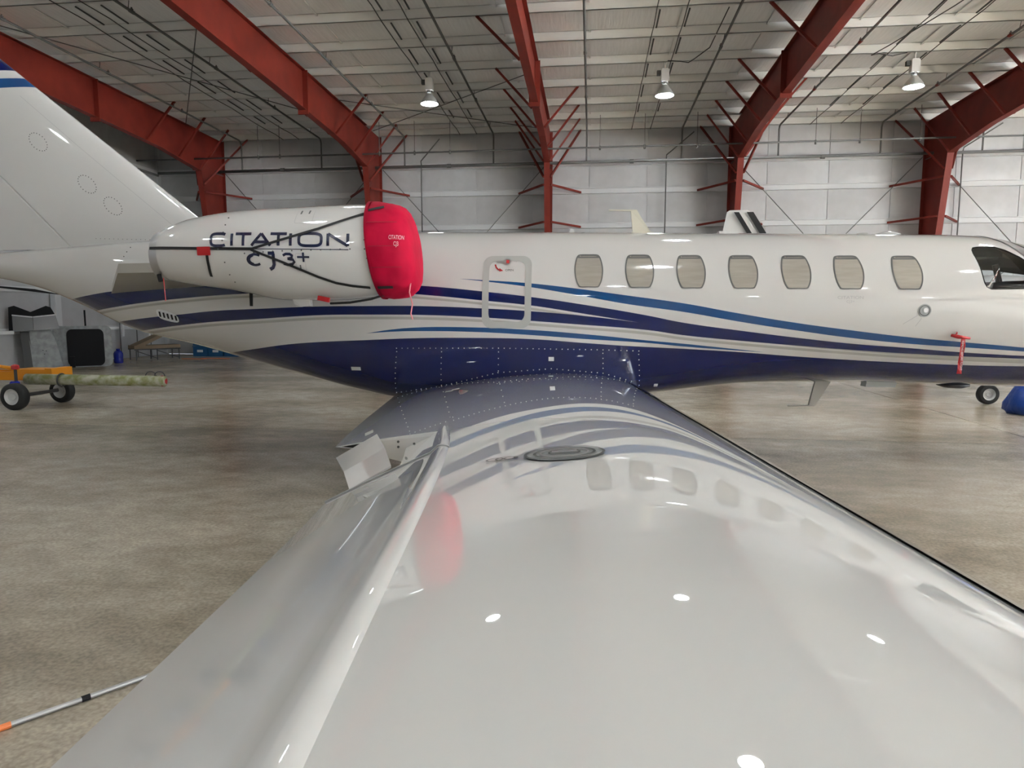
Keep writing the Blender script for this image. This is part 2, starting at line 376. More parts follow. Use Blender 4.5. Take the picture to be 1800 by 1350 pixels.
for i in range(5):
    for s in (0, 1):
        a, b = (bays[i]+.15, bays[i+1]-.15) if s == 0 else (bays[i+1]-.15, bays[i]+.15)
        if i == 2: continue
        o = bo(MB().tube([(0, -.18, 6.15), (b-a, -.18, .3)], .012, 5).build('wall_brace_rod', M_pipe, None, True)); o.location = B(a, D, 0)
        tag(o, ('thin wall brace rod falling right, ' if s == 0 else 'thin wall brace rod falling left, ')+BN[i], 'rod', 'diagonal brace rods')
for i, (u0, n0, u1, n1, lb) in enumerate([(-12.3, 20.2, -7.2, 12.5, 'over the tail fin, rising to the right'), (-7.2, 21, -12.3, 13, 'over the tail fin, crossing the other rod'), (-6.9, 21.6, -1.6, 17.2, 'left of the middle frame, rising to the right'), (-1.6, 21.9, -6.9, 18.6, 'left of the middle frame, falling to the right')]):
    o = bo(MB().tube([(0, 0, 0), (u1-u0, n1-n0, roof(n1)-roof(n0))], .012, 5).build('roof_brace_rod', M_pipe, None, True)); o.location = B(u0, n0, roof(n0)-.08)
    tag(o, 'thin diagonal roof brace rod '+lb, 'rod', 'diagonal brace rods')
for u, lb in ((-5.6, 'between the engine cover and the middle frame'), (2.3, 'left of the small fin'), (11.05, 'right of the cockpit frame')):
    o = bo(MB().tube([(0, 0, .0), (0, 0, 6.3), (.0, -.05, 6.4), (.75, -.6, 6.95)], .02, 6).build('wall_conduit', M_pipe, None, True)); o.location = B(u, D-.12, 0)
    tag(o, 'thin vertical grey conduit on the back wall '+lb, 'conduit', 'vertical wall conduits')
for n, lb in ((21.6, 'nearest the corner'), (20.9, 'middle of the three'), (20.1, 'farthest from the corner')):
    o = bo(MB().tube([(0, 0, 0), (0, 0, 5.2), (.0, -.25, 5.6), (0, -.25, 6.2)], .018, 6).build('end_wall_conduit', M_pipe, None, True)); o.location = B(UL+.1, n, 0)
    tag(o, 'thin bent conduit on the left end wall, '+lb, 'conduit', 'end wall conduits')
o = bo(MB().tube([(0, 0, 0), (0, -1.5, .02), (0, -5.5, .05), (0, -5.5, -.45)], .04, 8).build('end_wall_pipe', M_pipe, None, True)); o.location = B(UL+.35, D-.6, 6.05)
tag(o, 'grey pipe along the left end wall beside the fin, turning down at its end', 'pipe')
o = bo(MB().box((0, -.1, 0), (.16, .1, 7.4)).build('end_wall_post', M_girt)); o.location = B(UL-.02, 17.6, 0)
tag(o, 'white vertical post on the left end wall beside the fin edge', 'post')

# --- high bay lamps
def lamp_proto():
    e = empty('high_bay_lamp')
    MB().lathe([(.016, .60), (.016, .72), (.03, .73), (.03, .76)], 8).build('hook', M_lampw, e)
    MB().box((-.09, -.08, .32), (.09, .08, .58)).box((-.075, -.065, .58), (.075, .065, .61)).build('ballast', M_lampw, e)
    MB().box((-.19, -.05, .47), (-.10, .05, .57)).build('junction_box', M_wire, e)
    MB().lathe([(.045, .24), (.05, .32)], 10).tube([(.05, 0, .2), (.06, 0, .33)], .01, 5).tube([(-.05, 0, .2), (-.06, 0, .33)], .01, 5).build('neck', M_pipe, e)
    MB().lathe([(.05, .25), (.075, .235), (.10, .20), (.16, .12), (.205, .05), (.222, 0), (.215, .0), (.2, .045), (.15, .115), (.07, .225)], 28, cap=False).build('reflector', M_lampr, e, True)
    MB().lathe([(.10, -.028), (.212, .004)], 14).build('glowing_lens', M_glow, e)
    return e
lp = lamp_proto()
LL = {(-4.0, 17.05): 'lit high bay lamp hanging left of the middle red frame', (1.66, 17.05): 'lit high bay lamp hanging right of the middle red frame', (7.2, 17.05): 'lit high bay lamp hanging left of the cockpit\'s red frame'}
first = True
for n in (17.05, 10.0, 10.0-1.42*4, 10.0-1.42*8, 10.0-1.42*13):
    for u in (-9.7, -4.0, 1.66, 7.2, 13.0, 18.6):
        if (u, n) == (-9.7, 17.05): continue
        key = (u, n)
        o = lp if first else clone(lp); first = False
        zt = roof(n); o.location = B(u, n, zt-.76); o.rotation_euler.z = -TH
        tag(o, LL.get(key, 'lit high bay lamp over the wing, outside the view and mirrored in the paint'), 'lamp', 'high bay lamps')
o = bo(MB().tube([(-.05, 0, .02), (.25, .02, 0), (.42, 0, -.04), (.55, -.02, .03), (.8, -.6, .06), (.85, -2.5, .12)], .012, 5).build('lamp_cable', M_wire, None, True)); o.location = B(1.75, 16.9, roof(16.9)-.04)
tag(o, 'loose dark power cable along the ceiling at the middle lamp', 'cable')
o = bo(MB().tube([(0, 0, .02), (-.3, .02, -.03), (-.6, 0, .02), (-.8, -.1, -.04), (-.55, -.5, .04), (-.1, -2.2, .10), (.25, -4, .14)], .012, 5).build('lamp_cable', M_wire, None, True)); o.location = B(7.0, 17.0, roof(17)-.04)
tag(o, 'loose dark power cable along the ceiling at the right lamp', 'cable')

# ------------------------------------------------------------------ the business jet (own axes: x toward the nose, -y toward the camera)
JET_AT = (-7.3*math.sin(YAW), 7.3*math.cos(YAW), 0); JET_RZ = R(-3)+YAW
JET = tag(empty('business_jet', JET_AT, JET_RZ), 'white business jet with navy and blue stripes, its wing reaching to the camera', 'airplane')
FX=[-7.2,-6.6,-5.9,-5.5,-5.1,-4.7,-4.07,-3.4,-2.8,-2.2,-1.6,-1.1,0.0,1.0,1.5,1.9,2.4,2.9,3.5,4.2,4.6,4.9,5.3,5.8,6.4,7.0,7.6,8.1,8.35]
FT=[2.14,2.15,2.16,2.18,2.21,2.24,2.285,2.325,2.345,2.355,2.362,2.366,2.36,2.352,2.345,2.34,2.334,2.328,2.32,2.312,2.298,2.245,2.13,1.94,1.75,1.62,1.48,1.33,1.22]
FB=[2.08,2.02,1.935,1.87,1.77,1.61,1.325,1.17,1.01,.85,.70,.615,.60,.63,.69,.735,.782,.80,.808,.79,.78,.775,.77,.775,.79,.82,.88,.98,1.16]
FW=[.03,.08,.14,.19,.25,.31,.42,.54,.64,.715,.76,.78,.785,.785,.785,.785,.785,.785,.785,.785,.78,.775,.755,.70,.61,.50,.36,.19,.03]
FC=[2.11,2.085,2.05,2.03,2.0,1.95,1.84,1.73,1.65,1.60,1.58,1.575,1.57,1.57,1.565,1.565,1.565,1.56,1.56,1.55,1.53,1.51,1.46,1.38,1.29,1.23,1.19,1.16,1.19]
FE=[2,2,2,2,2,2,2,2,2.1,2.3,2.5,2.7,2.8,2.7,2.5,2.3,2.1,2,2,2,2,2,2,2,2,2,2,2,2]
ft, fb, fw, fc, fe = [pchip(FX, v) for v in (FT, FB, FW, FC, FE)]
def fus_y(x, z):
    c = fc(x)
    if z >= c: return fw(x)*math.sqrt(max(0, 1-((z-c)/(ft(x)-c))**2))
    e = fe(x); return fw(x)*max(0, 1-((c-z)/(c-fb(x)))**e)**(1/e)
def fsurf(x, z): return -fus_y(x, z)
def fpt(x, t):                                            # t: 0 = widest point on the camera side, 90 = top
    c = fc(x); a = R(t); return (x, -fw(x)*math.cos(a), c+(ft(x)-c)*math.sin(a))

X0, X1, Z0, Z1 = -5.2, 5.2, .4, 2.6
def edge(N, L, xf, pts, off=0.0):
    n = N.new('ShaderNodeFloatCurve'); cm = n.mapping; cm.extend = 'HORIZONTAL'; cv = cm.curves[0]
    q = [((x-X0)/(X1-X0), (z+off-Z0)/(Z1-Z0)) for x, z in pts]
    while len(cv.points) < len(q): cv.points.new(.5, .5)
    for p, (a, b) in zip(cv.points, q): p.location = (a, b)
    cm.update(); L.new(xf, n.inputs['Value']); return n.outputs[0]
def livery():
    m = bpy.data.materials.new('jet_livery_paint'); t = nt(m); N = t.nodes; L = t.links; b = N['Principled BSDF']
    b.inputs['Roughness'].default_value = .08; b.inputs['Specular IOR Level'].default_value = .2; b.inputs['Coat Weight'].default_value = 1; b.inputs['Coat Roughness'].default_value = .03
    tc = N.new('ShaderNodeTexCoord'); sp = N.new('ShaderNodeSeparateXYZ'); L.new(tc.outputs['Object'], sp.inputs[0])
    def mr(o, a, c):
        r = N.new('ShaderNodeMapRange'); r.clamp = False; L.new(o, r.inputs['Value']); r.inputs['From Min'].default_value = a; r.inputs['From Max'].default_value = c; return r.outputs[0]
    xf, zf = mr(sp.outputs['X'], X0, X1), mr(sp.outputs['Z'], Z0, Z1)
    def math_(op, a, c):
        k = N.new('ShaderNodeMath'); k.operation = op
        for i, v in enumerate((a, c)):
            if isinstance(v, float): k.inputs[i].default_value = v
            else: L.new(v, k.inputs[i])
        return k.outputs[0]
    def band(top, bot): return math_('MULTIPLY', math_('LESS_THAN', zf, top), math_('GREATER_THAN', zf, bot))
    E = lambda p, o=0.0: edge(N, L, xf, p, o)
    S1t=[(-0.6,1.85),(-0.467,1.847),(-0.233,1.833),(0.147,1.808),(0.578,1.761),(1.111,1.688),(1.64,1.614),(2.167,1.518),(2.695,1.431),(3.223,1.36),(3.753,1.297),(4.277,1.25),(4.803,1.203)]
    S1b=[(-0.6,1.86),(-0.467,1.847),(-0.232,1.822),(0.148,1.775),(0.578,1.705),(1.112,1.608),(1.642,1.534),(2.171,1.442),(2.704,1.36),(3.238,1.288),(3.77,1.235),(4.295,1.201),(4.82,1.165)]
    S2t=[(-4.903,1.637),(-4.429,1.704),(-4.087,1.743),(-3.436,1.765),(-3.032,1.785),(-2.187,1.808),(-1.499,1.806),(-0.948,1.788),(-0.695,1.771),(-0.247,1.727),(0.219,1.673),(0.734,1.598),(1.326,1.497),(1.646,1.433),(2.178,1.359),(2.714,1.292),(3.251,1.234),(3.784,1.194),(4.315,1.152),(4.84,1.123)]
    mid=[(1.237,1.433),(1.646,1.37),(2.178,1.31),(2.714,1.255),(3.251,1.205),(3.784,1.166),(4.84,1.108)]
    S2b=[(-4.892,1.50),(-4.606,1.525),(-4.141,1.58),(-3.757,1.625),(-3.326,1.664),(-2.685,1.706),(-1.836,1.725),(-1.0,1.707),(-0.693,1.685),(-0.246,1.641),(0.219,1.593),(0.735,1.513)]+mid
    S3t=[(-4.3,1.415),(-4.099,1.436),(-3.656,1.48),(-3.36,1.504),(-2.933,1.542),(-2.483,1.561),(-1.807,1.585),(-1.383,1.588),(-0.846,1.588),(-0.246,1.566),(0.219,1.539),(0.735,1.494)]+mid
    S3b=[(-4.3,1.29),(-3.923,1.335),(-3.407,1.393),(-2.955,1.434),(-2.493,1.461),(-1.811,1.501),(-1.385,1.506),(-0.738,1.501),(-0.246,1.48),(0.22,1.448),(0.58,1.421),(1.33,1.361),(1.652,1.315),(2.189,1.262),(2.73,1.216),(3.269,1.173),(3.805,1.138),(4.333,1.113),(4.856,1.092)]
    S4t=[(-1.5,1.31),(-1.375,1.326),(-1.11,1.365),(-0.85,1.385),(-0.465,1.388),(0.22,1.362),(0.737,1.322),(1.334,1.263),(1.656,1.234),(2.201,1.177),(2.45,1.149),(2.7,1.12)]
    S4b=[(-1.5,1.32),(-1.375,1.326),(-1.111,1.343),(-0.851,1.349),(-0.247,1.339),(0.22,1.313),(0.738,1.276),(1.335,1.239),(1.659,1.207),(2.203,1.166),(2.45,1.149),(2.7,1.13)]
    S5t=[(-3.7,.97),(-3.162,1.07),(-2.6,1.155),(-2.167,1.214),(-1.831,1.24),(-1.396,1.26),(-0.852,1.282),(-0.248,1.285),(0.22,1.275),(0.739,1.238),(1.121,1.212),(1.66,1.185),(2.206,1.152),(2.76,1.108),(3.307,1.073),(3.849,1.046),(4.381,1.026),(4.903,1.018)]
    col = None
    def over(mask, c):
        nonlocal col
        k = N.new('ShaderNodeMix'); k.data_type = 'RGBA'; L.new(mask, k.inputs['Factor'])
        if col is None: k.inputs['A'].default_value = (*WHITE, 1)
        else: L.new(col, k.inputs['A'])
        k.inputs['B'].default_value = (*c, 1); col = k.outputs['Result']
    G = (.40, .39, .365)
    over(band(E(S2b, -.020), E(S2b, -.042)), G); over(band(E(S3b, -.020), E(S3b, -.045)), G)
    over(band(E(S1t), E(S1b)), BLUE); over(band(E(S2t), E(S2b)), NAVY); over(band(E(S3t), E(S3b)), NAVY)
    over(band(E(S4t), E(S4b)), BLUE); over(math_('LESS_THAN', zf, E(S5t)), NAVY)
    L.new(col, b.inputs['Base Color'])
    n = N.new('ShaderNodeTexNoise'); n.inputs['Scale'].default_value = 1.8; n.inputs['Detail'].default_value = 2; L.new(tc.outputs['Object'], n.inputs['Vector'])
    bp = N.new('ShaderNodeBump'); bp.inputs['Strength'].default_value = .015; bp.inputs['Distance'].default_value = .02
    L.new(n.outputs['Fac'], bp.inputs['Height']); L.new(bp.outputs[0], b.inputs['Normal']); L.new(bp.outputs[0], b.inputs['Coat Normal'])
    return m
M_livery = livery()

# fuselage shell, with the cockpit side windows cut right through
fm = MB(); rings = []
nst = 150
for i in range(nst+1):
    x = -7.2+15.55*i/nst; ring = []
    c, h1, h2, ww, e = fc(x), ft(x)-fc(x), fc(x)-fb(x), fw(x), fe(x)
    for k in range(72):
        a = 2*math.pi*k/72; ca, sa = math.cos(a), math.sin(a)
        if sa >= 0: ring.append((x, ww*ca, c+h1*sa))
        else:
            p = 2/e; ring.append((x, ww*math.copysign(abs(ca)**p, ca), c-h2*abs(sa)**p))
    rings.append(ring)
fm.rings(rings)
fus = fm.build('fuselage', M_livery, JET, True, 50)
CK = [(4.375,2.115),(4.40,2.14),(4.45,2.15),(4.62,2.15),(4.70,2.12),(4.80,2.05),(4.95,1.90),(5.06,1.80),(5.07,1.745),(4.44,1.735),(4.40,1.755),(4.38,1.80),(4.375,1.90),(4.37,2.0),(4.365,2.08)]
fus.data.materials.append(M_interior)
PORT = [(4.45, 1.83), (5.95, 1.83), (5.9, 1.87), (5.35, 2.09), (4.8, 2.17), (4.45, 2.15)]
CAV = [(4.28, 1.68), (5.9, 1.68), (5.86, 1.80), (5.3, 2.0), (4.85, 2.14), (4.28, 2.19)]
cuts = []
for pts, y0, y1 in ((CK, -1.2, -.30), (CAV, -.40, .40), (PORT, .05, 1.2)):
    c_ = MB().prism([(x, y0, z) for x, z in pts], 0, (0, y1-y0, 0)).build('cutter', M_interior, JET); cuts.append(c_)
    md = fus.modifiers.new('cut', 'BOOLEAN'); md.object = c_; md.operation = 'DIFFERENCE'; md.solver = 'EXACT'
    try: md.material_mode = 'TRANSFER'
    except Exception: pass
bpy.context.view_layer.update(); dg = bpy.context.evaluated_depsgraph_get()
newme = bpy.data.meshes.new_from_object(fus.evaluated_get(dg)); fus.modifiers.clear(); fus.data = newme; newme.name = 'fuselage'
for c_ in cuts: bpy.data.objects.remove(c_)

def patch(outline, surf, off, rings=6, taper=None):
    """filled outline (x,z) laid on a side surface"""
    cx = sum(p[0] for p in outline)/len(outline); cz = sum(p[1] for p in outline)/len(outline); m = MB(); n = len(outline); vs = []; fs = []
    for r in range(rings, 0, -1):
        s = r/rings
        for x, z in outline: a, b = cx+(x-cx)*s, cz+(z-cz)*s; vs.append((a, surf(a, b)-off, b))
    vs.append((cx, surf(cx, cz)-off, cz))
    for r in range(rings-1): fs += [(r*n+k, r*n+(k+1) % n, (r+1)*n+(k+1) % n, (r+1)*n+k) for k in range(n)]
    fs += [((rings-1)*n+k, (rings-1)*n+(k+1) % n, len(vs)-1) for k in range(n)]
    return m.add(vs, fs)
def ringpatch(outer, inner, surf, off, th=.006):
    n = len(outer); vs = []; fs = []
    rows = [(outer, -.004), (outer, off), (inner, off), (inner, -.004)]
    for o, f in rows: vs += [(x, surf(x, z)-f, z) for x, z in o]
    for r in range(3): fs += [(r*n+k, r*n+(k+1) % n, (r+1)*n+(k+1) % n, (r+1)*n+k) for k in range(n)]
    return MB().add(vs, fs)
def rrect(cx, cz, hw, hh, r, n=6, sk=0.0):
    pts = []
    for qx, qz, a0 in ((1, 1, 0), (-1, 1, 90), (-1, -1, 180), (1, -1, 270)):
        for i in range(n+1):
            a = R(a0+90*i/n); z = cz+qz*(hh-r)+r*math.sin(a); pts.append((cx+qx*(hw-r)+r*math.cos(a)+sk*(z-cz), z))
    # straight sides get extra points so they follow the curved skin
    out = []
    for i, p in enumerate(pts):
        q = pts[(i+1) % len(pts)]; k = max(1, int(math.hypot(q[0]-p[0], q[1]-p[1])/.05))
        out += [(p[0]+(q[0]-p[0])*j/k, p[1]+(q[1]-p[1])*j/k) for j in range(k)]
    return out
def ribbon(paths, wd, surf, off, mb=None, th=0.0, dens=.02):
    mb = mb or MB()
    for path in paths:
        pts = []
        for i in range(len(path)-1):
            (a, b), (c, d) = path[i], path[i+1]; k = max(1, int(math.hypot(c-a, d-b)/dens))
            pts += [(a+(c-a)*j/k, b+(d-b)*j/k) for j in range(k)]
        pts.append(path[-1]); L, Rr = [], []
        for i, (x, z) in enumerate(pts):
            a, b = pts[max(0, i-1)], pts[min(len(pts)-1, i+1)]; dx, dz = b[0]-a[0], b[1]-a[1]; l = math.hypot(dx, dz) or 1
            nx, nz_ = -dz/l*wd/2, dx/l*wd/2
            L.append((x+nx, surf(x+nx, z+nz_)-off, z+nz_)); Rr.append((x-nx, surf(x-nx, z-nz_)-off, z-nz_))
        if th: mb.grid([[(p[0], p[1]+th, p[2]) for p in L], L, Rr, [(p[0], p[1]+th, p[2]) for p in Rr]])
        else: mb.grid([L, Rr])
    return mb
def textmesh(body, size):
    cu = bpy.data.curves.new('t', 'FONT'); cu.body = body; cu.size = size; cu.align_x = 'CENTER'
    o = bpy.data.objects.new('t', cu); COL.objects.link(o); bpy.context.view_layer.update()
    me = bpy.data.meshes.new_from_object(o.evaluated_get(bpy.context.evaluated_depsgraph_get()))
    v = [tuple(p.co) for p in me.vertices]; f = [tuple(p.vertices) for p in me.polygons]
    bpy.data.objects.remove(o); bpy.data.curves.remove(cu); bpy.data.meshes.remove(me); return v, f
def print_on(body, size, cx, cz, sx, surf, off, name, mt, parent, slope=0.0):
    v, f = textmesh(body, size); m = MB()
    m.add([(cx+p[0]*sx, surf(cx+p[0]*sx, cz+p[1]+slope*p[0]*sx)-off, cz+p[1]+slope*p[0]*sx) for p in v], f)
    return m.build(name, mt, parent)

# cabin windows
WSH = [(-.58, 1), (0, 1.01), (.58, 1), (.80, .88), (.93, .55), (1, .15), (.98, -.25), (.90, -.60), (.76, -.88), (.60, -1), (0, -1.0), (-.60, -1), (-.76, -.88), (-.90, -.60), (-.98, -.25), (-1, .15), (-.93, .55), (-.80, .88)]
def smooth_loop(p, k=3):
    out = []; n = len(p)
    for i in range(n):
        a, b, c, d = p[i-1], p[i], p[(i+1) % n], p[(i+2) % n]
        for j in range(k):
            t = j/k; out.append(tuple(.5*((2*b[q])+(-a[q]+c[q])*t+(2*a[q]-5*b[q]+4*c[q]-d[q])*t*t+(-a[q]+3*b[q]-3*c[q]+d[q])*t**3) for q in (0, 1)))
    return out
WSH = smooth_loop(WSH)
for i, (x, z) in enumerate([(.766,1.922),(1.245,1.917),(1.726,1.911),(2.210,1.908),(2.697,1.905),(3.178,1.901),(3.708,1.897)]):
    ou = [(x+.136*a, z+.160*b) for a, b in WSH]; inn = [(x+.124*a, z+.149*b) for a, b in WSH]
    wn = ringpatch(ou, inn, fsurf, .004).build('cabin_window', M_seal, JET, True, 40)
    patch([(x+.127*a, z+.152*b) for a, b in WSH], fsurf, .0025).build('pane', M_pane, wn, True)
    ribbon([[(x+.127*a*.98, z+.152*b*.97) for a, b in WSH if b > .86 and abs(a) < .85]], .014, fsurf, .0035).build('blind_rail', M_seal, wn)

# emergency exit door
DO = rrect(-.010, 1.7235, .2335, .3465, .09, sk=.012); DI = [(-.010+(x+.010)*.735, 1.7235+.005+(z-1.7235)*.836) for x, z in DO]
ed = ringpatch(DO, DI, fsurf, .0035).build('emergency_exit', M_grey, JET, True, 40)
patch([(-.010+.036*math.cos(2*math.pi*k/24), 2.012+.034*math.sin(2*math.pi*k/24)) for k in range(24)], fsurf, .006, 3).build('latch_plate', M_metal, ed, True)
patch([(-.005+.014*a, 2.012+.016*b) for a, b in ((-1,-1),(1,-1),(1,1),(-1,1))], fsurf, .009, 2).build('latch_mark', M_red, ed)
patch([(-.118, 2.004), (-.045, 2.000), (-.045, 2.024), (-.118, 2.018)], fsurf, .010, 2).build('latch_handle', M_metal, ed)
ribbon([[(-.125, 1.985), (-.115, 1.955), (-.095, 1.935), (-.075, 1.928)]], .015, fsurf, .003).add([(-.085, fsurf(-.08, 1.93)-.003, 1.95), (-.085, fsurf(-.08, 1.92)-.003, 1.906), (-.048, fsurf(-.05, 1.93)-.003, 1.924)], [(0, 1, 2)]).build('arrow', M_red, ed)
print_on('OPEN', .030, .012, 1.919, 1.05, fsurf, .003, 'open_lettering', M_wire, ed)
print_on('DEPRESS TO', .013, .012, 1.953, 1.0, fsurf, .003, 'small_lettering', M_greytxt, ed)
print_on('PUSH', .013, .068, 2.008, 1.0, fsurf, .003, 'small_lettering', M_greytxt, ed)

# cockpit windows and windshield
CKL = smooth_loop(CK, 2); CKO = []
ccx, ccz = 4.66, 1.94
CKO = [(ccx+(x-ccx)*1.06, ccz+(z-ccz)*1.06) for x, z in CKL]; CKI = [(ccx+(x-ccx)*.955, ccz+(z-ccz)*.94) for x, z in CKL]
cw = ringpatch(CKI, [(ccx+(x-ccx)*.93, ccz+(z-ccz)*.90) for x, z in CKL], lambda x, z: fsurf(x, z)+.015, .0).build('cockpit_window', M_dark, JET, True)
patch([(ccx+(x-ccx)*1.0, ccz+(z-ccz)*1.0) for x, z in CKL], lambda x, z: fsurf(x, z)+.008, 0, 5).build('pane', M_glass, cw, True)
m2 = patch(PORT, lambda x, z: fsurf(x, z)+.008, 0, 5); m2.v = [(a, -b, c) for a, b, c in m2.v]; m2.build('pane', M_glass, cw, True)
MB().prism([(4.45, -.38, 1.68), (4.45, -.38, 1.76), (4.75, -.38, 1.825), (5.5, -.38, 1.85), (5.5, -.38, 1.68)], 0, (0, .76, 0)).build('glareshield', M_interior, JET)
MB().tube([(5.25, .36, 1.70), (5.15, .36, 2.03)], .03, 8).box((4.30, -.38, 2.06), (4.75, .38, 2.15)).build('cockpit_lining', M_interior, JET)
def tpatch(x0, x1, t0, t1, off, nx=14, ntt=10, flare=(0, 0, 0, 0)):
    rows = []
    for i in range(nx+1):
        a = i/nx; row = []
        for j in range(ntt+1):
            b = j/ntt; x = x0+(x1-x0)*a; tt = t0+(t1-t0)*b
            x += flare[0]*(1-b)*(1-a)+flare[1]*(1-b)*a
            p = Vector(fpt(x, tt)); c = Vector((x, 0, fc(x))); row.append(p+(p-c).normalized()*off)
        rows.append(row)
    return MB().grid(rows)
tpatch(4.66, 5.55, 40, 88, .006, flare=(.22, .25, 0, 0)).build('windshield_frame', M_metal, JET, True)
tpatch(4.80, 5.50, 46, 84, .010, flare=(.22, .2, 0, 0)).build('windshield', M_tint, JET, True)

# small fittings on the fuselage side
em = patch([(3.84+.060*math.cos(2*math.pi*k/32), 1.545+.060*math.sin(2*math.pi*k/32)) for k in range(32)], fsurf, .004, 3).build('round_vent_port', M_gpanel, JET, True)
patch([(3.85+.022*math.cos(2*math.pi*k/16), 1.548+.022*math.sin(2*math.pi*k/16)) for k in range(16)], fsurf, .008, 2).build('port_center', M_metal, em, True)
ribbon([[(3.84+.046*math.cos(2*math.pi*k/24), 1.545+.046*math.sin(2*math.pi*k/24)) for k in range(25)]], .006, fsurf, .007).build('port_ring', M_wire, em)
for p in ([(3.78, 1.50), (3.66, 1.42)], [(3.82, 1.475), (3.775, 1.40)]): ribbon([p], .006, fsurf, .0025).build('drip_streak', M_greytxt, em)
print_on('CITATION', .040, 3.173, 1.652, 1.28, fsurf, .003, 'small_model_lettering', M_greytxt, JET)
print_on('CJ3+', .034, 3.173, 1.617, 1.1, fsurf, .003, 'small_model_lettering', M_greytxt, JET)
for x, z, wd, ht in ((-1.514, .973, .05, .018), (.416, 1.083, .026, .02), (1.452, .81, .02, .016)):
    patch(rrect(x, z, wd, ht, .003, 2), fsurf, .003, 2).build('placard', M_placard, JET)
lv = patch(smooth_loop([(-3.625, 1.54), (-3.56, 1.555), (-3.40, 1.50), (-3.385, 1.435), (-3.45, 1.425), (-3.60, 1.465)], 3), fsurf, .006, 3).build('louvre_vent', M_placard, JET, True)
for k in range(5):
    x = -3.590+.045*k; ribbon([[(x, 1.475-.01*k+.006), (x+.004, 1.535-.0105*k)]], .022, fsurf, .009).build('louvre_slot', M_dark, lv)
def dots(pts, r, surf, off, mb):
    for x, z in pts:
        y = surf(x, z)-off; mb.add([(x+r*math.cos(a), y, z+r*math.sin(a)) for a in (0, 1.05, 2.09, 3.14, 4.19, 5.24)]+[(x, y-.002, z)], [(k, (k+1) % 6, 6) for k in range(6)])
    return mb
def along(p, step):
    out = []
    for i in range(len(p)-1):
        (a, b), (c, d) = p[i], p[i+1]; k = max(1, round(math.hypot(c-a, d-b)/step)); out += [(a+(c-a)*j/k, b+(d-b)*j/k) for j in range(k)]
    return out+[p[-1]]
rv = MB()
for p in ([(-1.079,1.183),(-.641,1.185),(-.09,1.187),(.907,1.173),(1.247,1.163)], [(-1.079,1.15),(-1.15,.716)], [(-.641,1.15),(-.67,.809)], [(-.09,1.15),(-.096,.962)], [(.907,1.14),(.917,.943)], [(1.247,1.13),(1.29,.76)], [(-1.15,.716),(-.67,.80),(-.10,.945),(.417,.987),(.917,.943),(1.20,.86)]):
    dots(along(p, .055), .0055, fsurf, .002, rv)
tag(rv.build('rivet_rows', M_rivet, JET), kind='stuff')
rv = MB(); dots(along([(-3.98,2.20),(-4.0,2.1),(-4.02,2.0),(-4.06,1.9),(-4.09,1.80)], .06), .006, fsurf, .002, rv)
tag(rv.build('tail_rivets', M_dark, JET), kind='stuff')

# roof and belly antennas
MB().prism([(1.26, -.022, 2.33), (1.46, -.012, 2.33), (1.345, -.008, 2.50), (1.295, -.006, 2.584), (1.008, -.004, 2.590), (1.008, -.004, 2.578), (1.235, -.005, 2.570)], 0, (0, .03, 0)).box((1.24, -.04, 2.335), (1.47, .04, 2.354)).build('blade_antenna', mat('cream_antenna', (.62, .60, .50), .4), JET)
MB().prism([(.585, -.01, 2.34), (.66, -.01, 2.34), (.645, -.005, 2.385), (.615, -.005, 2.398)], 0, (0, .02, 0)).build('stub_antenna', M_white_lit, JET)
MB().box((2.135, -.05, 2.325), (2.33, .05, 2.356)).build('flat_antenna', M_white_lit, JET)
MB().lathe([(.055, 2.31), (.05, 2.33), (.0, 2.335)], 16, (3.59, 0, 0)).build('low_dome_antenna', M_grey, JET, True)
MB().lathe([(.13, 2.31), (.11, 2.325), (.06, 2.343), (.0, 2.348)], 20, (3.84, 0, 0)).build('dome_antenna', M_white_lit, JET, True)
MB().prism([(3.19, -.015, .83), (3.36, -.015, .83), (3.19, -.015, .542), (2.92, -.015, .540), (2.92, -.015, .551), (3.13, -.015, .556)], 0, (0, .03, 0)).build('belly_blade_antenna', M_beige, JET)
MB().prism([(3.69, -.06, .81), (4.0, -.06, .81), (3.98, -.06, .752), (3.68, -.06, .757)], 0, (0, .12, 0)).build('belly_box_antenna', M_grey, JET)
MB().lathe([(.15, .80), (.15, .775), (.09, .755), (.0, .752)], 24, (4.565, -.05, 0)).build('belly_disc', M_interior, JET, True)

# engine nacelles
NX=[-3.08,-2.95,-2.77,-2.46,-1.94,-1.44,-1.1,-.98,-.90]; NZ=[2.03,2.05,2.065,2.07,2.04,2.05,2.065,2.07,2.07]; NR=[.20,.245,.29,.337,.402,.412,.398,.375,.33]
nz, nr = pchip(NX, NZ), pchip(NX, NR); NY = -1.25
def nsurf(x, z):
    r = nr(x); return NY-math.sqrt(max(0, r*r-(z-nz(x))**2))
def nacelle_mesh():
    m = MB(); rg = []
    for i in range(61):
        x = -3.08+2.18*i/60; r = nr(x); c = nz(x)
        rg.append([(x+.10*max(0, (-2.7-x)/.38)*(-(r*math.sin(a))*.35), NY+r*math.cos(a), c+r*math.sin(a)) for a in [2*math.pi*k/56 for k in range(56)]])
    for dr, dx in ((.985, -.0), (.93, .02), (.85, .18)):
        r = nr(-3.08)*dr; rg.insert(0, [(-3.08+dx, NY+r*math.cos(a), nz(-3.08)+r*math.sin(a)) for a in [2*math.pi*k/56 for k in range(56)]])
    return m.rings(rg)
nac = nacelle_mesh().build('engine_nacelle', M_white_lit, JET, True, 50)
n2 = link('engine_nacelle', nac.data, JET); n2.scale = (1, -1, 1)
rg = []
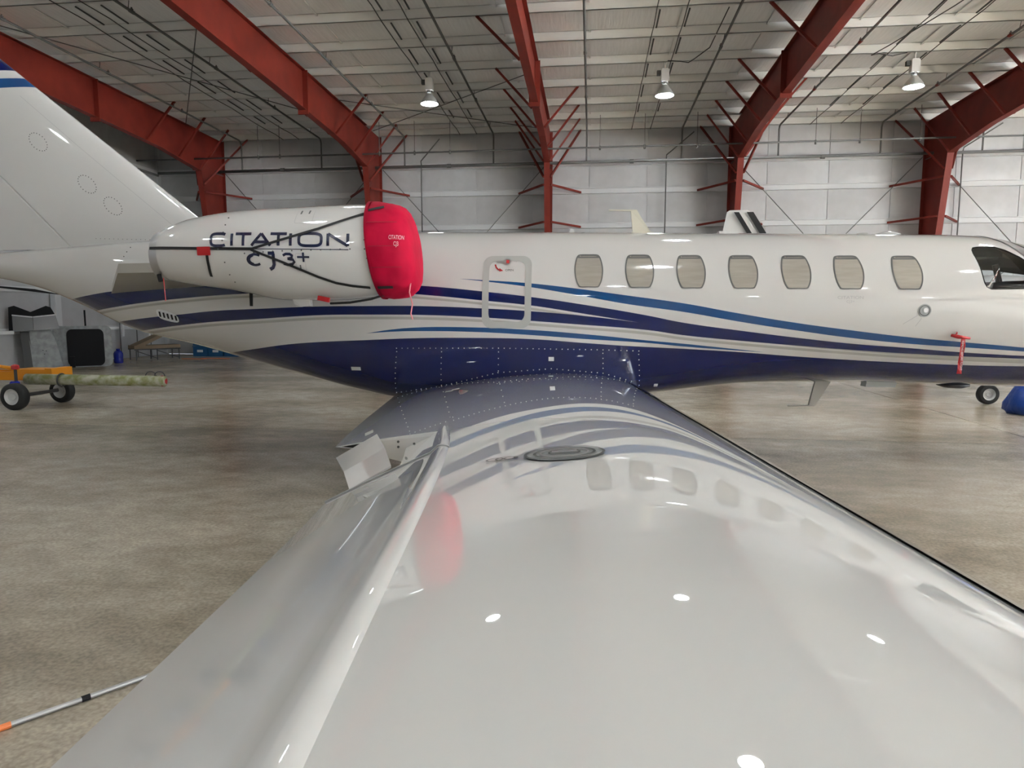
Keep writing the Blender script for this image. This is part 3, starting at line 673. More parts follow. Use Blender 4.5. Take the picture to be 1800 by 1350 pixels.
for x, k in ((-3.085, 1.015), (-3.04, 1.02), (-3.0, 1.006)):
    r = nr(x)*k; rg.append([(x, NY+r*math.cos(a), nz(x)+r*math.sin(a)) for a in [2*math.pi*q/48 for q in range(48)]])
MB().rings(rg, cap=False).build('exhaust_rim', M_metal, nac, True)
MB().lathe([(.0, -2.86), (.17, -2.86), (.19, -3.05)], 32, (0, NY, 2.03), 'x', cap=False).build('exhaust_duct', M_dark, nac, True)
MB().tube([(-3.03, NY-.15, 1.86), (-3.01, NY-.16, 1.80)], .02, 8).build('drain_stub', M_dark, nac)
MB().prism([(-2.28, NY-.03, 1.70), (-2.28, NY-.03, 1.585), (-2.26, NY-.03, 1.585), (-2.255, NY-.03, 1.70)], 0, (0, .02, 0)).build('drain_mast', M_dark, nac)
MB().prism([(-1.88, NY-.08, 1.67), (-1.72, NY-.08, 1.67), (-1.72, NY-.06, 1.585), (-1.80, NY-.06, 1.578), (-1.86, NY-.06, 1.60)], 0, (0, .07, 0)).build('belly_scoop', M_white_lit, nac)
rv = MB()
dots(along([(-1.125, 2.36), (-1.135, 2.2), (-1.13, 2.05), (-1.10, 1.90), (-1.075, 1.80)], .085), .007, nsurf, .002, rv)
dots(along([(-2.34, 2.33), (-2.35, 2.2), (-2.355, 2.06), (-2.345, 1.95), (-2.33, 1.85), (-2.31, 1.79)], .085), .007, nsurf, .002, rv)
dots(along([(-2.15, 2.02), (-1.9, 2.035), (-1.25, 2.05)], .085), .007, nsurf, .002, rv)
tag(rv.build('cowl_fasteners', M_seal, nac), kind='stuff')
for ou in (rrect(-1.66, 2.335, .075, .065, .012), rrect(-1.67, 1.945, .04, .07, .012)):
    ribbon([ou+[ou[0]]], .003, nsurf, .002).build('access_panel_outline', M_greytxt, nac)
for x, z in ((-1.70, 2.37), (-1.63, 2.372)): patch(rrect(x, z, .007, .017, .003, 2), nsurf, .003, 2).build('panel_latch', M_seal, nac)
patch(rrect(-1.675, 1.905, .006, .018, .003, 2), nsurf, .003, 2).build('panel_latch', M_seal, nac)

# nacelle lettering as drawn strokes (unit box 1 x 1, origin lower left)
def arc(cx, cy, rx, ry, a0, a1, n=14): return [(cx+rx*math.cos(R(a0+(a1-a0)*i/n)), cy+ry*math.sin(R(a0+(a1-a0)*i/n))) for i in range(n+1)]
def sup(cx, cy, rx, ry, a0, a1, n=20, p=.55):
    o = []
    for i in range(n+1):
        a = R(a0+(a1-a0)*i/n); c, s = math.cos(a), math.sin(a); o.append((cx+rx*math.copysign(abs(c)**p, c), cy+ry*math.copysign(abs(s)**p, s)))
    return o
GL = {'C': [sup(.5, .5, .46, .5, 48, 312)], 'I': [[(.5, 0), (.5, 1)]], 'T': [[(0, .97), (1, .97)], [(.5, 0), (.5, .97)]], 'A': [[(0, 0), (.5, 1)], [(.5, 1), (1, 0)], [(.17, .30), (.83, .30)]],
      'O': [sup(.5, .5, .5, .5, 0, 360, 32)], 'N': [[(.03, 0), (.03, 1)], [(.03, .98), (.97, .02)], [(.97, 0), (.97, 1)]]}
def zmap(X, Y):                                            # lettering layout -> nacelle (x, z)
    return (-2.467+(X-395)*.001377, 2.190-(Y-255)*.00128-(X-395)*.0000165)
for ch, xa, xb in (('C', 397, 512), ('I', 530, 552), ('T', 566, 668), ('A', 672, 792), ('T', 790, 892), ('I', 905, 927), ('O', 968, 1106), ('N', 1142, 1270)):
    ribbon([[zmap(xa+(xb-xa)*px, 335-(80)*py) for px, py in st] for st in GL[ch]], .024, nsurf, .003).build('letter', M_navy, nac)
ribbon([[zmap(640, 356), zmap(1270, 358)]], .006, nsurf, .003).build('underline', M_navy, nac)
SM = {'C': ([arc(690, 425, 48, 34, 50, 310), arc(694, 425, 42, 30, 110, 250)], .020), 'J': ([[(775, 383), (815, 383)], [(808, 385), (808, 455), (798, 475), (778, 486)]], .027), '3': ([[(868, 398), (885, 388), (910, 388), (925, 398), (922, 412), (895, 418)], [(895, 418), (928, 424), (936, 438), (922, 452), (895, 456), (868, 448)]], .022), '+': ([[(955, 407), (1030, 407)], [(993, 378), (993, 438)]], .016)}
for ch, (st, wd) in SM.items(): ribbon([[zmap(*p) for p in s] for s in st], wd, nsurf, .003).build('letter', M_navy, nac)

# pylons
for s in (1, -1):
    pts = [(-4.14, -.38, 1.715), (-3.66, -1.0, 1.895), (-1.5, -1.0, 1.93), (-1.5, -.60, 1.80)]
    m = MB().prism(pts, 0, (0, .02, .09)); m.v = [(a, s*b, c) for a, b, c in m.v]; m.build('engine_pylon', M_beige, JET)

# tail
def foil(le, te, th, n=18, cut=1.0):
    """closed symmetric section as (x, y) list"""
    c = le-te; up = []
    for i in range(n+1):
        t = .5*(1-math.cos(math.pi*i/n))*cut; y = 5*th*c*(.2969*math.sqrt(t)-.126*t-.3516*t*t+.2843*t**3-.1036*t**4); up.append((le-t*c, y))
    return up+[(x, -y) for x, y in reversed(up[1:-1] if cut == 1 else up[1:])]
def fin_mat():
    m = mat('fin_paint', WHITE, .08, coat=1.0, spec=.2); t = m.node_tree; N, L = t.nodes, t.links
    tc = N.new('ShaderNodeTexCoord'); sp = N.new('ShaderNodeSeparateXYZ'); L.new(tc.outputs['Object'], sp.inputs[0])
    ad = N.new('ShaderNodeMath'); ad.operation = 'MULTIPLY_ADD'; ad.inputs[1].default_value = -.06; L.new(sp.outputs['X'], ad.inputs[0]); L.new(sp.outputs['Z'], ad.inputs[2])
    rp = N.new('ShaderNodeValToRGB'); cr = rp.color_ramp; cr.interpolation = 'CONSTANT'
    mr = N.new('ShaderNodeMapRange'); mr.inputs['From Min'].default_value = 4.0; mr.inputs['From Max'].default_value = 4.6; L.new(ad.outputs[0], mr.inputs['Value']); L.new(mr.outputs[0], rp.inputs[0])
    zs = [(0, WHITE), ((3.876+.328-4.0)/.6, BLUE), ((3.975+.328-4.0)/.6, WHITE), ((4.062+.328-4.0)/.6, NAVY)]
    while len(cr.elements) < 4: cr.elements.new(.5)
    for e_, (p, c) in zip(cr.elements, zs): e_.position = p; e_.color = (*c, 1)
    L.new(rp.outputs[0], N['Principled BSDF'].inputs['Base Color']); return m
M_fin = fin_mat()
fle = lambda z: -3.284-1.2486*(z-2.473); fh = lambda z: -4.744-.976*(z-2.227); fte = lambda z: fh(z)-(1.0-.15*(z-2.2))
rg = []
for z in [2.05, 2.3, 2.6, 3.0, 3.5, 4.0, 4.4, 4.72]:
    le, hh, te = fle(z), fh(z), fte(z); c = (le-hh)/(le-te); rg.append([(x, y, z) for x, y in foil(le, te, .085, 18, c)])
fin = MB().rings(rg).build('tail_fin', M_fin, JET, True, 40)
rg = []
for z in [2.20, 2.6, 3.0, 3.5, 4.0, 4.5, 4.70]:
    le, hh, te = fle(z), fh(z), fte(z); c = (le-hh)/(le-te)
    full = foil(le, te, .085, 40); yh = max(y for x, y in full if x < hh+.05)
    sec = [(hh-.012+.6*yh*math.cos(a), yh*.98*math.sin(a)) for a in [R(q) for q in (60, 30, 0, -30, -60)]]
    rg.append([(hh-.03, yh, z)]+[(x-.02, y, z) for x, y in sec]+[(hh-.03, -yh, z), (te, -.004, z), (te, .004, z)])
rud = MB().rings(rg).build('rudder', M_fin, JET, True, 40)
rv = MB()
def finy(x, z): 
    le, te = fle(z), fte(z); t = min(.99, max(.01, (le-x)/(le-te))); c = le-te; return -5*.085*c*(.2969*math.sqrt(t)-.126*t-.3516*t*t+.2843*t**3-.1036*t**4)
for cx, cz in ((-4.508, 2.877), (-4.238, 2.648), (-5.02, 3.32)):
    pts = []
    for k in range(20):
        a = 2*math.pi*k/20; p, q = .115*math.cos(a), .072*math.sin(a); pts.append((cx+p*.74-q*.67, cz-(-p*.67)*-1*1.0+q*.74 if False else cz-p*.67-q*.74))
    dots(pts, .006, finy, .002, rv)
dots(along([(-3.75, 2.29), (-4.10, 2.30), (-4.45, 2.31)], .05), .0045, finy, .003, rv)
tag(rv.build('fin_rivet_rings', M_seal, fin), kind='stuff')
ribbon([[(-3.55, 2.40), (-4.1, 2.86), (-4.6, 3.28), (-5.2, 3.8)]], .004, finy, .002).build('panel_seam', M_greytxt, fin)
ou = rrect(-5.72, 2.62, .09, .06, .008); ribbon([ou+[ou[0]]], .010, lambda x, z: -.075, .0).build('trim_outline', M_seal, rud)
MB().lathe([(.03, 0), (.03, .05)], 8, (-4.66, -.05, 2.235)).build('rudder_hinge', M_wire, JET)
rg = []
for y in (-3.2, -1.6, 0, 1.6, 3.2):
    le = -6.35-.28*abs(y); te = -7.45-.12*abs(y); rg.append([(x, y, 4.70+q) for x, q in foil(le, te, .09, 10)])
MB().rings(rg).build('tailplane', M_white_lit, JET, True, 40)

# ---- wing
DIH = .061
wle = lambda y: 1.27-.0387*(-y-.72); wte = pchip([-8.2, -6.8, -5.0, -4.2, -.72, -.2], [-.05, -.2016, -.396, -.5504, -1.135, -1.222]); wz = lambda y: .770+DIH*(-y-.72)
def wup(t, c): return c*(5*.125*(.2969*math.sqrt(max(t, 0))-.126*t-.3516*t*t+.2843*t**3-.1036*t**4)+.02*4*t*(1-t)*1.05)
def wlo(t, c): return c*(-5*.125*(.2969*math.sqrt(max(t, 0))-.126*t-.3516*t*t+.2843*t**3-.1036*t**4)*.85+.012*4*t*(1-t))
def wp(y, t, up=True):
    le, te = wle(y), wte(y); c = le-te; return (le-t*c, y, wz(y)-.03*c*t+(wup(t, c) if up else wlo(t, c)))
def wsurf(x, y):
    le, te = wle(y), wte(y); c = le-te; t = (le-x)/c; return wz(y)-.03*c*t+wup(t, c)
TH_ = .715
def th(y): return .715 if y > -4.5 else .715-.0117*(-y-4.5)
ys = [-.30, -.7, -1.2, -1.8, -2.4, -3.0, -3.6, -4.2, -4.8, -5.4, -5.8, -6.2, -6.6, -7.0, -7.4, -7.8, -8.05]
ts = [.5*(1-math.cos(math.pi*i/60)) for i in range(61)]; tn = [t/.715 for t in ts if t < TH_-.005]+[1.0]; tw = [t*.715 for t in tn]; TW = lambda y: [t*th(y) for t in tn]
rg = [[wp(y, t) for t in reversed(TW(y))]+[wp(y, t, False) for t in TW(y)[1:]] for y in ys]
tip = [(x, -8.13, wz(-8.1)+(z-wz(-8.1))*.35) for x, y, z in [wp(-8.05, t) for t in reversed(TW(-8.05))]+[wp(-8.05, t, False) for t in TW(-8.05)[1:]]]
wing = MB().rings(rg+[tip]).build('wing', M_wing, JET, True, 45)
wing2 = link('wing', wing.data, JET); wing2.scale = (1, -1, 1)
# polished leading edge strip
tl = [.0, .003, .010, .022, .038, .055]
rg = []
for y in ys[1:]:
    r = [Vector(wp(y, t)) for t in reversed(tl)]+[Vector(wp(y, t, False)) for t in tl[1:]]
    rg.append([p+Vector((.004, 0, .003 if i < 3 else 0)) for i, p in enumerate(r)])
MB().grid(rg).build('leading_edge_strip', M_chrome, wing, True)
# flap (inboard trailing edge), the dark of its hollow outer end painted on
tf = [TH_+.0003]+[TH_+(1-TH_)*k/10 for k in range(1, 11)]
fy = [-.45, -1.0, -2, -3, -4, -4.50]
def fp(y, t, up=True):
    x_, y_, z_ = wp(y, t, up); k_ = (t-TH_)/(1-TH_)*max(0, (-y-.7)/3.8); return (x_-.02*k_, y_, z_+.024*k_)
rg = [[fp(y, t) for t in tf]+[fp(y, t, False) for t in reversed(tf[:-1])] for y in fy]
flap = MB().rings(rg).build('flap', M_wing, JET, True, 40)
o = link('flap', flap.data, JET); o.scale = (1, -1, 1)
q = -4.502
def endp(t, s): 
    a, b = Vector(fp(q, t)), Vector(fp(q, t, False)); return a+(b-a)*s
MB().add([endp(.985, .5), endp(.90, .12), endp(.90, .88)], [(0, 1, 2)]).build('hollow_end_dark', mat('hollow_shade_black', (.004, .004, .004), .9), flap)  # flat black triangle stands for the shade inside the hollow flap end
MB().add([endp(.722, .15), endp(.90, .15), endp(.90, .5)+Vector((0, 0, -.04)), endp(.722, .5)+Vector((0, 0, -.12))], [(0, 1, 2, 3)]).build('end_rib', M_white_lit, flap)
rv = MB()
for t, s in ((.76, .5), (.80, .45), (.80, .7), (.84, .3), (.84, .6)):
    p = endp(t, s); rv.add([p+Vector((.006*math.cos(a), -.004, .006*math.sin(a))) for a in (0, 1, 2, 3, 4, 5)], [(0, 1, 2, 3, 4, 5)])
tag(rv.build('end_rib_rivets', M_seal, flap), kind='stuff')
# drooped aileron with its rounded nose
DROOP = R(16)
def ail_sec(y, tmax=1.0):
    H = th(y); a, b = Vector(wp(y, H)), Vector(wp(y, H, False)); hc = (a+b)/2; r = (a.z-b.z)/2*1.08; hx, hz = a.x-r*.80, hc.z; out = []
    up = [(hx+r*math.cos(R(g)), hz+r*math.sin(R(g))+.004) for g in range(-90, 91, 15)]
    tt = [H+(1-H)*k/12 for k in range(2, 13) if H+(1-H)*k/12 <= tmax+1e-6]
    up += [(wp(y, t)[0], wp(y, t)[2]+.004*(1-t)) for t in tt if wp(y, t)[0] < hx-.01]
    lo = [(wp(y, t, False)[0], wp(y, t, False)[2]) for t in reversed(tt[:-1])]
    lo = [p for p in lo if p[0] < hx-.02]
    c, s = math.cos(-DROOP), math.sin(-DROOP); res = []
    for x, z in up+lo:
        dx, dz = x-hx, z-hz; d = -dx; res.append((hx-(d*math.cos(DROOP)-dz*-math.sin(DROOP)*-1), y, hz+dz*math.cos(DROOP)-d*math.sin(DROOP)))
    return res
def rings_of(sec): 
    n = min(len(s) for s in sec); return [s[:n] for s in sec]
ay = [-5.012, -5.3, -5.6, -5.9, -6.2, -6.5, -6.8, -7.1, -7.4, -7.8, -8.0]
ail = MB().rings(rings_of([ail_sec(y) for y in ay])).build('aileron', M_wing, JET, True, 50)
inb = MB().rings(rings_of([ail_sec(y, .84) for y in (-4.40, -4.55, -4.7, -4.85, -4.995)])).build('aileron_inboard_nose', M_wing, JET, True, 35)
MB().tube([Vector(p)+Vector((0, .0, .003)) for p in ail_sec(-5.004)[5:24]], .0032, 6).build('seam_ring', M_greyline, ail)
MB().tube([Vector(wp(y, th(y)))+Vector((-.004, 0, -.006)) for y in [-4.4-.3*k for k in range(13)]], .006, 5).build('hinge_gap_seal', M_seal, wing)
# bent white plate between flap and aileron
pl = MB(); A = [(-.316, -4.56, 1.045), (-.490, -4.56, .943)]; Fo = [(-.225, -4.80, 1.036), (-.385, -4.80, .944)]; Bq = [(-.160, -4.985, 1.012), (-.310, -4.985, .925)]
pl.grid([A, Fo, Bq]); top = list(pl.v)
pl.grid([[(x, y, z-.008) for x, y, z in r] for r in (A, Fo, Bq)])
pl.add(top+[(x, y, z-.008) for x, y, z in top], [(0, 1, 7, 6), (4, 5, 11, 10), (0, 2, 8, 6), (2, 4, 10, 8), (1, 3, 9, 7), (3, 5, 11, 9)])
pl.build('gap_fairing_plate', M_white_lit, JET)
# fuel cap
CX, CY = .43, -5.40
def disc(cx, cy, r0, r1, off, n=40, s=None):
    vs = []; 
    for r in (r0, r1):
        for k in range(n):
            a = 2*math.pi*k/n; x, y = cx+r*math.cos(a), cy+r*math.sin(a); vs.append((x, y, wsurf(x, y)+off))
    return MB().add(vs, [(k, (k+1) % n, n+(k+1) % n, n+k) for k in range(n)])
capo = disc(CX, CY, .112, .0005, .003).build('fuel_cap', M_gpanel, JET, True)
for r0, r1, mt in ((.114, .106, M_wire), (.088, .080, M_wire), (.070, .064, M_metal), (.046, .040, M_wire)): disc(CX, CY, r0, r1, .006).build('cap_ring', mt, capo, True)
MB().add([(CX+a, CY+b, wsurf(CX+a, CY+b)+.009) for a, b in ((-.035, -.012), (.035, -.012), (.035, .012), (-.035, .012))], [(0, 1, 2, 3)]).build('cap_latch', M_metal, capo)
for dx, r in ((-.165, .030), (-.150, .022), (-.195, .026)): disc(CX+dx, CY-.01, r, r-.006, .004, 24).build('cap_chain_ring', M_wire, capo, True)
# placards and rivets on the wing skin
def wquad(cx, cy, wx, wy, off=.003): return MB().add([(cx+a*wx, cy+b*wy, wsurf(cx+a*wx, cy+b*wy)+off) for a, b in ((-1, -1), (1, -1), (1, 1), (-1, 1))], [(0, 1, 2, 3)])
for cx, cy, a, b in ((.41, -1.2, .022, .05), (-.38, -1.7, .03, .05), (-.42, -1.8, .03, .03)): wquad(cx, cy, a, b).build('wing_placard', M_placard, wing)
rv = MB()
for k in range(26):
    x = .9-.062*k; rv.add([(x+.006*math.cos(a), -.86+.012*math.sin(a), wsurf(x, -.86)+.004) for a in (0, 1, 2, 3, 4, 5)], [(0, 1, 2, 3, 4, 5)])
for k in range(14):
    x = .75-.06*k; rv.add([(x+.006*math.cos(a), -1.75+.014*math.sin(a), wsurf(x, -1.75)+.003) for a in (0, 1, 2, 3, 4, 5)], [(0, 1, 2, 3, 4, 5)])
tag(rv.build('wing_root_rivets', M_rivet, wing), kind='stuff')
MB().add([wp(-.85, .05), wp(-.85, .10), wp(-1.0, .10), wp(-1.0, .05)]and [(p[0], p[1], p[2]+.012) for p in (wp(-.80, .035), wp(-.80, .10), wp(-.98, .10), wp(-.98, .035))], [(0, 1, 2, 3)]).build('root_bleed_plate', M_chrome, wing)
# landing gear
def wheel(parent, c, r, wd, ax='y'):
    x, y, z = c
    MB().lathe([(r*.60, -wd/2), (r*.90, -wd/2), (r*.985, -wd*.36), (r, -wd*.12), (r, wd*.12), (r*.985, wd*.36), (r*.90, wd/2), (r*.60, wd/2), (r*.58, 0)], 28, c, ax, cap=False).build('tyre', M_tyre, parent, True, 50)
    MB().lathe([(.0, -wd*.30), (r*.22, -wd*.34), (r*.28, -wd*.2), (r*.46, -wd*.22), (r*.60, -wd*.46), (r*.60, wd*.46), (r*.3, wd*.3), (.0, wd*.3)], 24, c, ax, cap=False).build('wheel_rim', M_rim, parent, True, 40)
for s in (-1, 1):
    g = MB().tube([(-.35, s*2.25, .28), (-.30, s*2.2, .6), (-.25, s*2.1, .93)], .05, 10).bar((-.35, s*2.25, .28), (-.2, s*2.14, .5), .06, .06).build('main_gear_leg', M_metal, JET, True)
    wheel(g, (-.35, s*2.37, .28), .28, .17)
g = MB().tube([(6.3, 0, .22), (6.25, 0, .9)], .045, 10).build('nose_gear_leg', M_metal, JET, True); wheel(g, (6.3, .0, .22), .22, .13)

# ------------------------------------------------------------------ things on the jet
def on_jet(o): o.location = JET_AT; o.rotation_euler.z = JET_RZ; return o
ec = tag(on_jet(empty('engine_cover')), 'red cloth engine inlet cover with black straps on the jet\'s engine', 'cover')
rg = []; random.seed(3)
prof = [(-1.115, .412), (-1.09, .418), (-1.03, .418), (-.97, .412), (-.91, .402), (-.86, .388), (-.815, .355), (-.785, .31), (-.77, .25), (-.765, .16), (-.763, .05)]
for i, (x, r) in enumerate(prof):
    ring = []
    for k in range(64):
        a = 2*math.pi*k/64; rr = r*(1+.012*math.sin(5*a+i*.8)+.010*math.sin(9*a-i)+.008*math.sin(17*a+i*1.7)*(1 if i > 1 else .2)); zz = rr*math.sin(a); ring.append((x-.11*zz, NY+rr*math.cos(a), 2.068+zz))
    rg.append(ring)
MB().rings(rg).build('cover_cloth', M_cover, ec, True)
def csurf(x, z):
    zz = z-2.068; xx = x+.11*zz; r = pchip([p[0] for p in prof], [p[1] for p in prof])(xx); return NY-math.sqrt(max(1e-4, r*r-zz*zz))
for z in (2.27, 2.07, 1.90): ribbon([[(-1.10-.11*(z-2.07), z), (-.85-.11*(z-2.07), z+.005)]], .006, lambda x, zz: csurf(x, zz)-.008, .004).build('stitched_seam', mat('dark_red_seam', (.30, .002, .02), .7), ec)
rg2 = [[(x-.11*((r)*math.sin(a)), NY+r*math.cos(a), 2.068+r*math.sin(a)) for a in [2*math.pi*k/64 for k in range(64)]] for x, r in ((-1.125, .404), (-1.12, .424), (-1.095, .424))]
MB().rings(rg2, cap=False).build('hem', M_cover, ec, True)
print_on('CITATION', .05, -.868, 2.128, .5, lambda x, z: csurf(x, z)-.010, .004, 'cover_lettering', mat('pale_print', (.80, .55, .58), .6), ec)
print_on('CJ3', .05, -.868, 2.075, .55, lambda x, z: csurf(x, z)-.010, .004, 'cover_lettering', bpy.data.materials['pale_print'], ec)
off = lambda x, z: nsurf(x, z)
ribbon([[(-3.07, 2.083), (-2.95,2.08),(-2.568,2.067),(-2.071,2.056)]], .024, off, .009, th=.006).build('strap', M_black, ec)
ribbon([[(-2.09,2.054),(-1.801,2.136),(-1.518,2.22),(-1.248,2.318),(-1.10,2.375)]], .020, off, .010, th=.006).build('strap', M_black, ec)
ribbon([[(-2.09,2.05),(-1.809,1.94),(-1.54,1.825),(-1.40,1.775),(-1.274,1.752),(-1.13,1.738)]], .020, off, .010, th=.006).build('strap', M_black, ec)
ribbon([[(-1.12, 2.38), (-1.0, 2.415)]], .022, lambda x, z: csurf(x, z)-.008, .006, th=.006).build('strap_end', M_black, ec)
ribbon([[(-1.06, 1.738), (-.93, 1.742)]], .022, lambda x, z: csurf(x, z)-.008, .006, th=.006).build('strap_end', M_black, ec)
MB().tube([(-.98, NY-.12, 1.70), (-1.15, NY-.14, 1.645), (-1.35, NY-.10, 1.615), (-1.55, NY-.02, 1.608)], .010, 6).build('under_strap', M_black, ec, True)
MB().bar((-1.60, NY-.2, 1.655), (-1.50, NY-.2, 1.635), .03, .04).build('strap_buckle', M_red, ec)
patch(rrect(-2.520, 2.045, .062, .036, .005, 2), nsurf, .016, 2).build('strap_tag', M_red, ec)
ribbon([[(-2.497, 2.02), (-2.50, 1.92), (-2.512, 1.835)]], .022, nsurf, .012, th=.006).build('strap_tail', M_black, ec)
MB().tube([(-.79, NY-.20, 1.79), (-.80, NY-.22, 1.70), (-.775, NY-.22, 1.60), (-.79, NY-.22, 1.52), (-.775, NY-.22, 1.47)], .006, 5).build('pull_cord', mat('pink_cord', (.75, .25, .28), .7), ec)
MB().tube([(-2.985, NY-.16, 1.83), (-2.975, NY-.17, 1.75), (-2.97, NY-.17, 1.63)], .004, 5).build('pull_cord', M_red, ec)

pc = tag(on_jet(empty('pitot_cover')), 'red probe cover with a white lettered warning streamer on the jet\'s nose', 'cover')
yb = fsurf(4.16, 1.31)
MB().tube([(4.10, yb-.03, 1.318), (4.14, yb-.07, 1.306), (4.18, yb-.075, 1.30), (4.25, yb-.06, 1.292)], [.014, .018, .014, .011], 8).tube([(4.13, yb-.02, 1.31), (4.15, yb-.03, 1.335), (4.155, yb-.02, 1.345)], .006, 6).build('sleeve', M_red, pc, True)
xs = [4.185, 4.187, 4.180, 4.174, 4.172, 4.170]; zs_ = [1.30, 1.22, 1.14, 1.07, 1.02, .965]
rows = [[(x-.018, yb-.07+.008*(i % 2), z), (x+.018, yb-.07-.008*(i % 2), z)] for i, (x, z) in enumerate(zip(xs, zs_))]
MB().grid(rows).build('streamer', M_red, pc)
tv, tf_ = textmesh('REMOVE BEFORE FLIGHT', .026)
MB().add([(4.178+p[1]-.009+(1.14-p[0]-1.14)*0, yb-.082, 1.135-p[0]*.95) for p in tv], tf_).build('streamer_lettering', M_placard, pc)

# ------------------------------------------------------------------ things around the hangar
def put(o, u, n, z=0.0, rz=0.0): o.location = B(u, n, z); o.rotation_euler.z = -TH+rz; return o
# yellow tow cart
tc_ = put(tag(empty('tow_cart'), 'yellow tow cart on white-rimmed wheels at the left edge', 'cart'), -8.95, 9.75)
wheel(tc_, (.05, -.15, .21), .21, .15); wheel(tc_, (.10, .75, .20), .20, .14); wheel(tc_, (-1.0, -.15, .21), .21, .15)
MB().box((-1.2, .25, .42), (.28, .30, .56)).box((-1.2, .55, .42), (.28, .60, .56)).box((-.9, .25, .42), (-.8, .6, .5)).build('cart_frame', M_yellow, tc_)
MB().box((-.30, .22, .44), (.36, .62, .60)).box((.28, .20, .42), (.40, .64, .62)).build('cart_body', M_yellow, tc_)
MB().tube([(-1.0, .28, .55), (-.6, .28, .64), (-.25, .28, .60)], .03, 8).build('steering_arm', M_yellow, tc_)
MB().tube([(-.05, .0, .2), (-.05, .0, .62)], .022, 8).tube([(.05, -.12, .21), (.05, .8, .21)], .03, 8).build('axle_post', M_wire, tc_)
MB().lathe([(.04, .62), (.055, .63), (.055, .68), (.02, .70)], 12, (-.05, 0, 0)).build('post_knob', M_red, tc_)
MB().lathe([(.05, .30), (.07, .32), (.07, .42), (.05, .44)], 12, (-.02, -.06, 0)).build('hub_cap', M_bluep, tc_)
# mossy tow tube
tb = put(tag(empty('tow_bar_tube'), 'mossy white tow bar tube lying across the yellow cart', 'tube'), -8.9, 9.84)
MB().tube([(.0, 0, .46), (2.15, .30, .42)], .085, 16).build('tube', M_towbar, tb, True)
MB().tube([(.55+.0*math.cos(a), .07+.10*math.cos(a), .445+.10*math.sin(a)) for a in [R(20*k) for k in range(18)]], .012, 6, True).build('band', M_wire, tb, True)
MB().lathe([(.02, 2.15), (.086, 2.14), (.088, 2.10)], 16, (0, .30, .42), 'x').build('end_cap', M_red, tb)
for cx in (1.93, 2.08): MB().tube([(cx+.09*math.cos(a), .28, .50+.075*math.sin(a)) for a in [R(20*k) for k in range(10)]], .008, 5).build('wire_loop', M_wire, tb, True)

# stored panels against the left end wall
o = put(MB().add([(0, 0, 0)], []) and empty('stored_cowl_door'), -14.2, 16.85); tag(o, 'grey stored door panel with a big black rounded opening, leaning on the left wall', 'panel')
o.rotation_euler.z = -TH+R(38)
sk = [(a, b) for a, b in rrect(.55, .56, .68, .56, .14)]
MB().prism([(a, 0, b) for a, b in sk], 0, (0, .05, 0)).build('panel_skin', M_gpanel, o)
MB().prism([(a*.80+.17, -.03, b*.93+.02) for a, b in rrect(.55, .55, .54, .54, .16)], 0, (0, .03, 0)).build('black_face', M_dark, o)
MB().box((.22, -.09, 0.0), (.34, .0, .30)).build('black_support', M_dark, o)
o = put(empty('stored_wing_panel'), -14.5, 16.1); tag(o, 'pale grey metal panel standing upright against the left wall below the M-shaped plate', 'panel')
o.rotation_euler.z = -TH+R(38)
MB().prism([(.12, 0, 0), (.78, 0, 0), (.66, .1, .70), (.55, .12, 1.02), (.42, .12, 1.08), (.10, .12, 1.05), (.06, .1, .9)], 0, (0, .04, .0)).build('panel_skin', M_gpanel, o)
MB().prism([(-.06, .05, 0), (.13, .02, 0), (.08, .1, 1.0), (-.12, .14, 1.0)], 0, (0, .05, 0)).build('side_edge', M_seal, o)
for x, z in ((.35, .5), (.42, .48), (.38, .40), (.30, .22)): MB().lathe([(.012, -.01), (.012, .05)], 8, (x, .03+z*.07, z), 'y').build('bolt_hole', M_dark, o)
o = put(empty('m_shaped_plate'), -14.62, 15.9, 1.0); tag(o, 'black M-topped plate with a brushed metal lower band on the left wall', 'panel')
o.rotation_euler.z = -TH+R(38)
MB().prism([(-.12, .10, .02), (.95, .10, .06), (.90, .12, .40), (.80, .13, .62), (.70, .13, .66), (.36, .13, .50), (.02, .13, .66), (-.10, .13, .62)], 0, (0, .04, 0)).build('black_back', M_dark, o)
MB().prism([(-.03, .07, .0), (.40, .04, .02), (.40, .06, .36), (-.03, .08, .40)], 0, (0, .02, 0)).build('metal_face', M_mirror, o)
MB().prism([(.41, .04, .02), (.97, .08, .06), (.90, .09, .42), (.41, .06, .36)], 0, (0, .02, 0)).build('metal_face', M_mirror, o)
MB().bar((-.03, .06, .42), (.40, .04, .37), .03, .03).bar((.41, .04, .37), (.90, .07, .43), .03, .03).build('bright_lip', M_placard, o)
o = put(MB().box((0, -.05, -.04), (1.2, .0, .04)).build('white_rail', M_girt), -15.0, 14.7, .98); o.rotation_euler.z = -TH+R(70)
tag(o, 'white horizontal rail on the left wall meeting the pale grey panel', 'rail')
o = put(MB().prism([(0, 0, 0), (1.3, 0, -.16), (.7, 0, -.02), (-.4, 0, .08), (-.4, 0, .0)], 0, (0, .25, 0)).build('dark_tapered_blade', M_dark), -14.1, 15.0, 2.08); o.rotation_euler.z = -TH+R(38)
tag(o, 'dark tapered blade edge just below the jet\'s tail cone', 'blade')
# blue water bottle
bt = put(tag(empty('water_bottle'), 'blue plastic water bottle on the floor beside the folding bed', 'bottle'), -13.8, 18.6)
MB().lathe([(.0, 0), (.11, 0), (.125, .02), (.125, .12), (.118, .14), (.125, .16), (.125, .28), (.10, .34), (.05, .37)], 18).build('bottle_body', M_bluep, bt, True)
MB().lathe([(.05, .37), (.05, .42), (.0, .42)], 12).build('cap', M_bluep, bt, True)
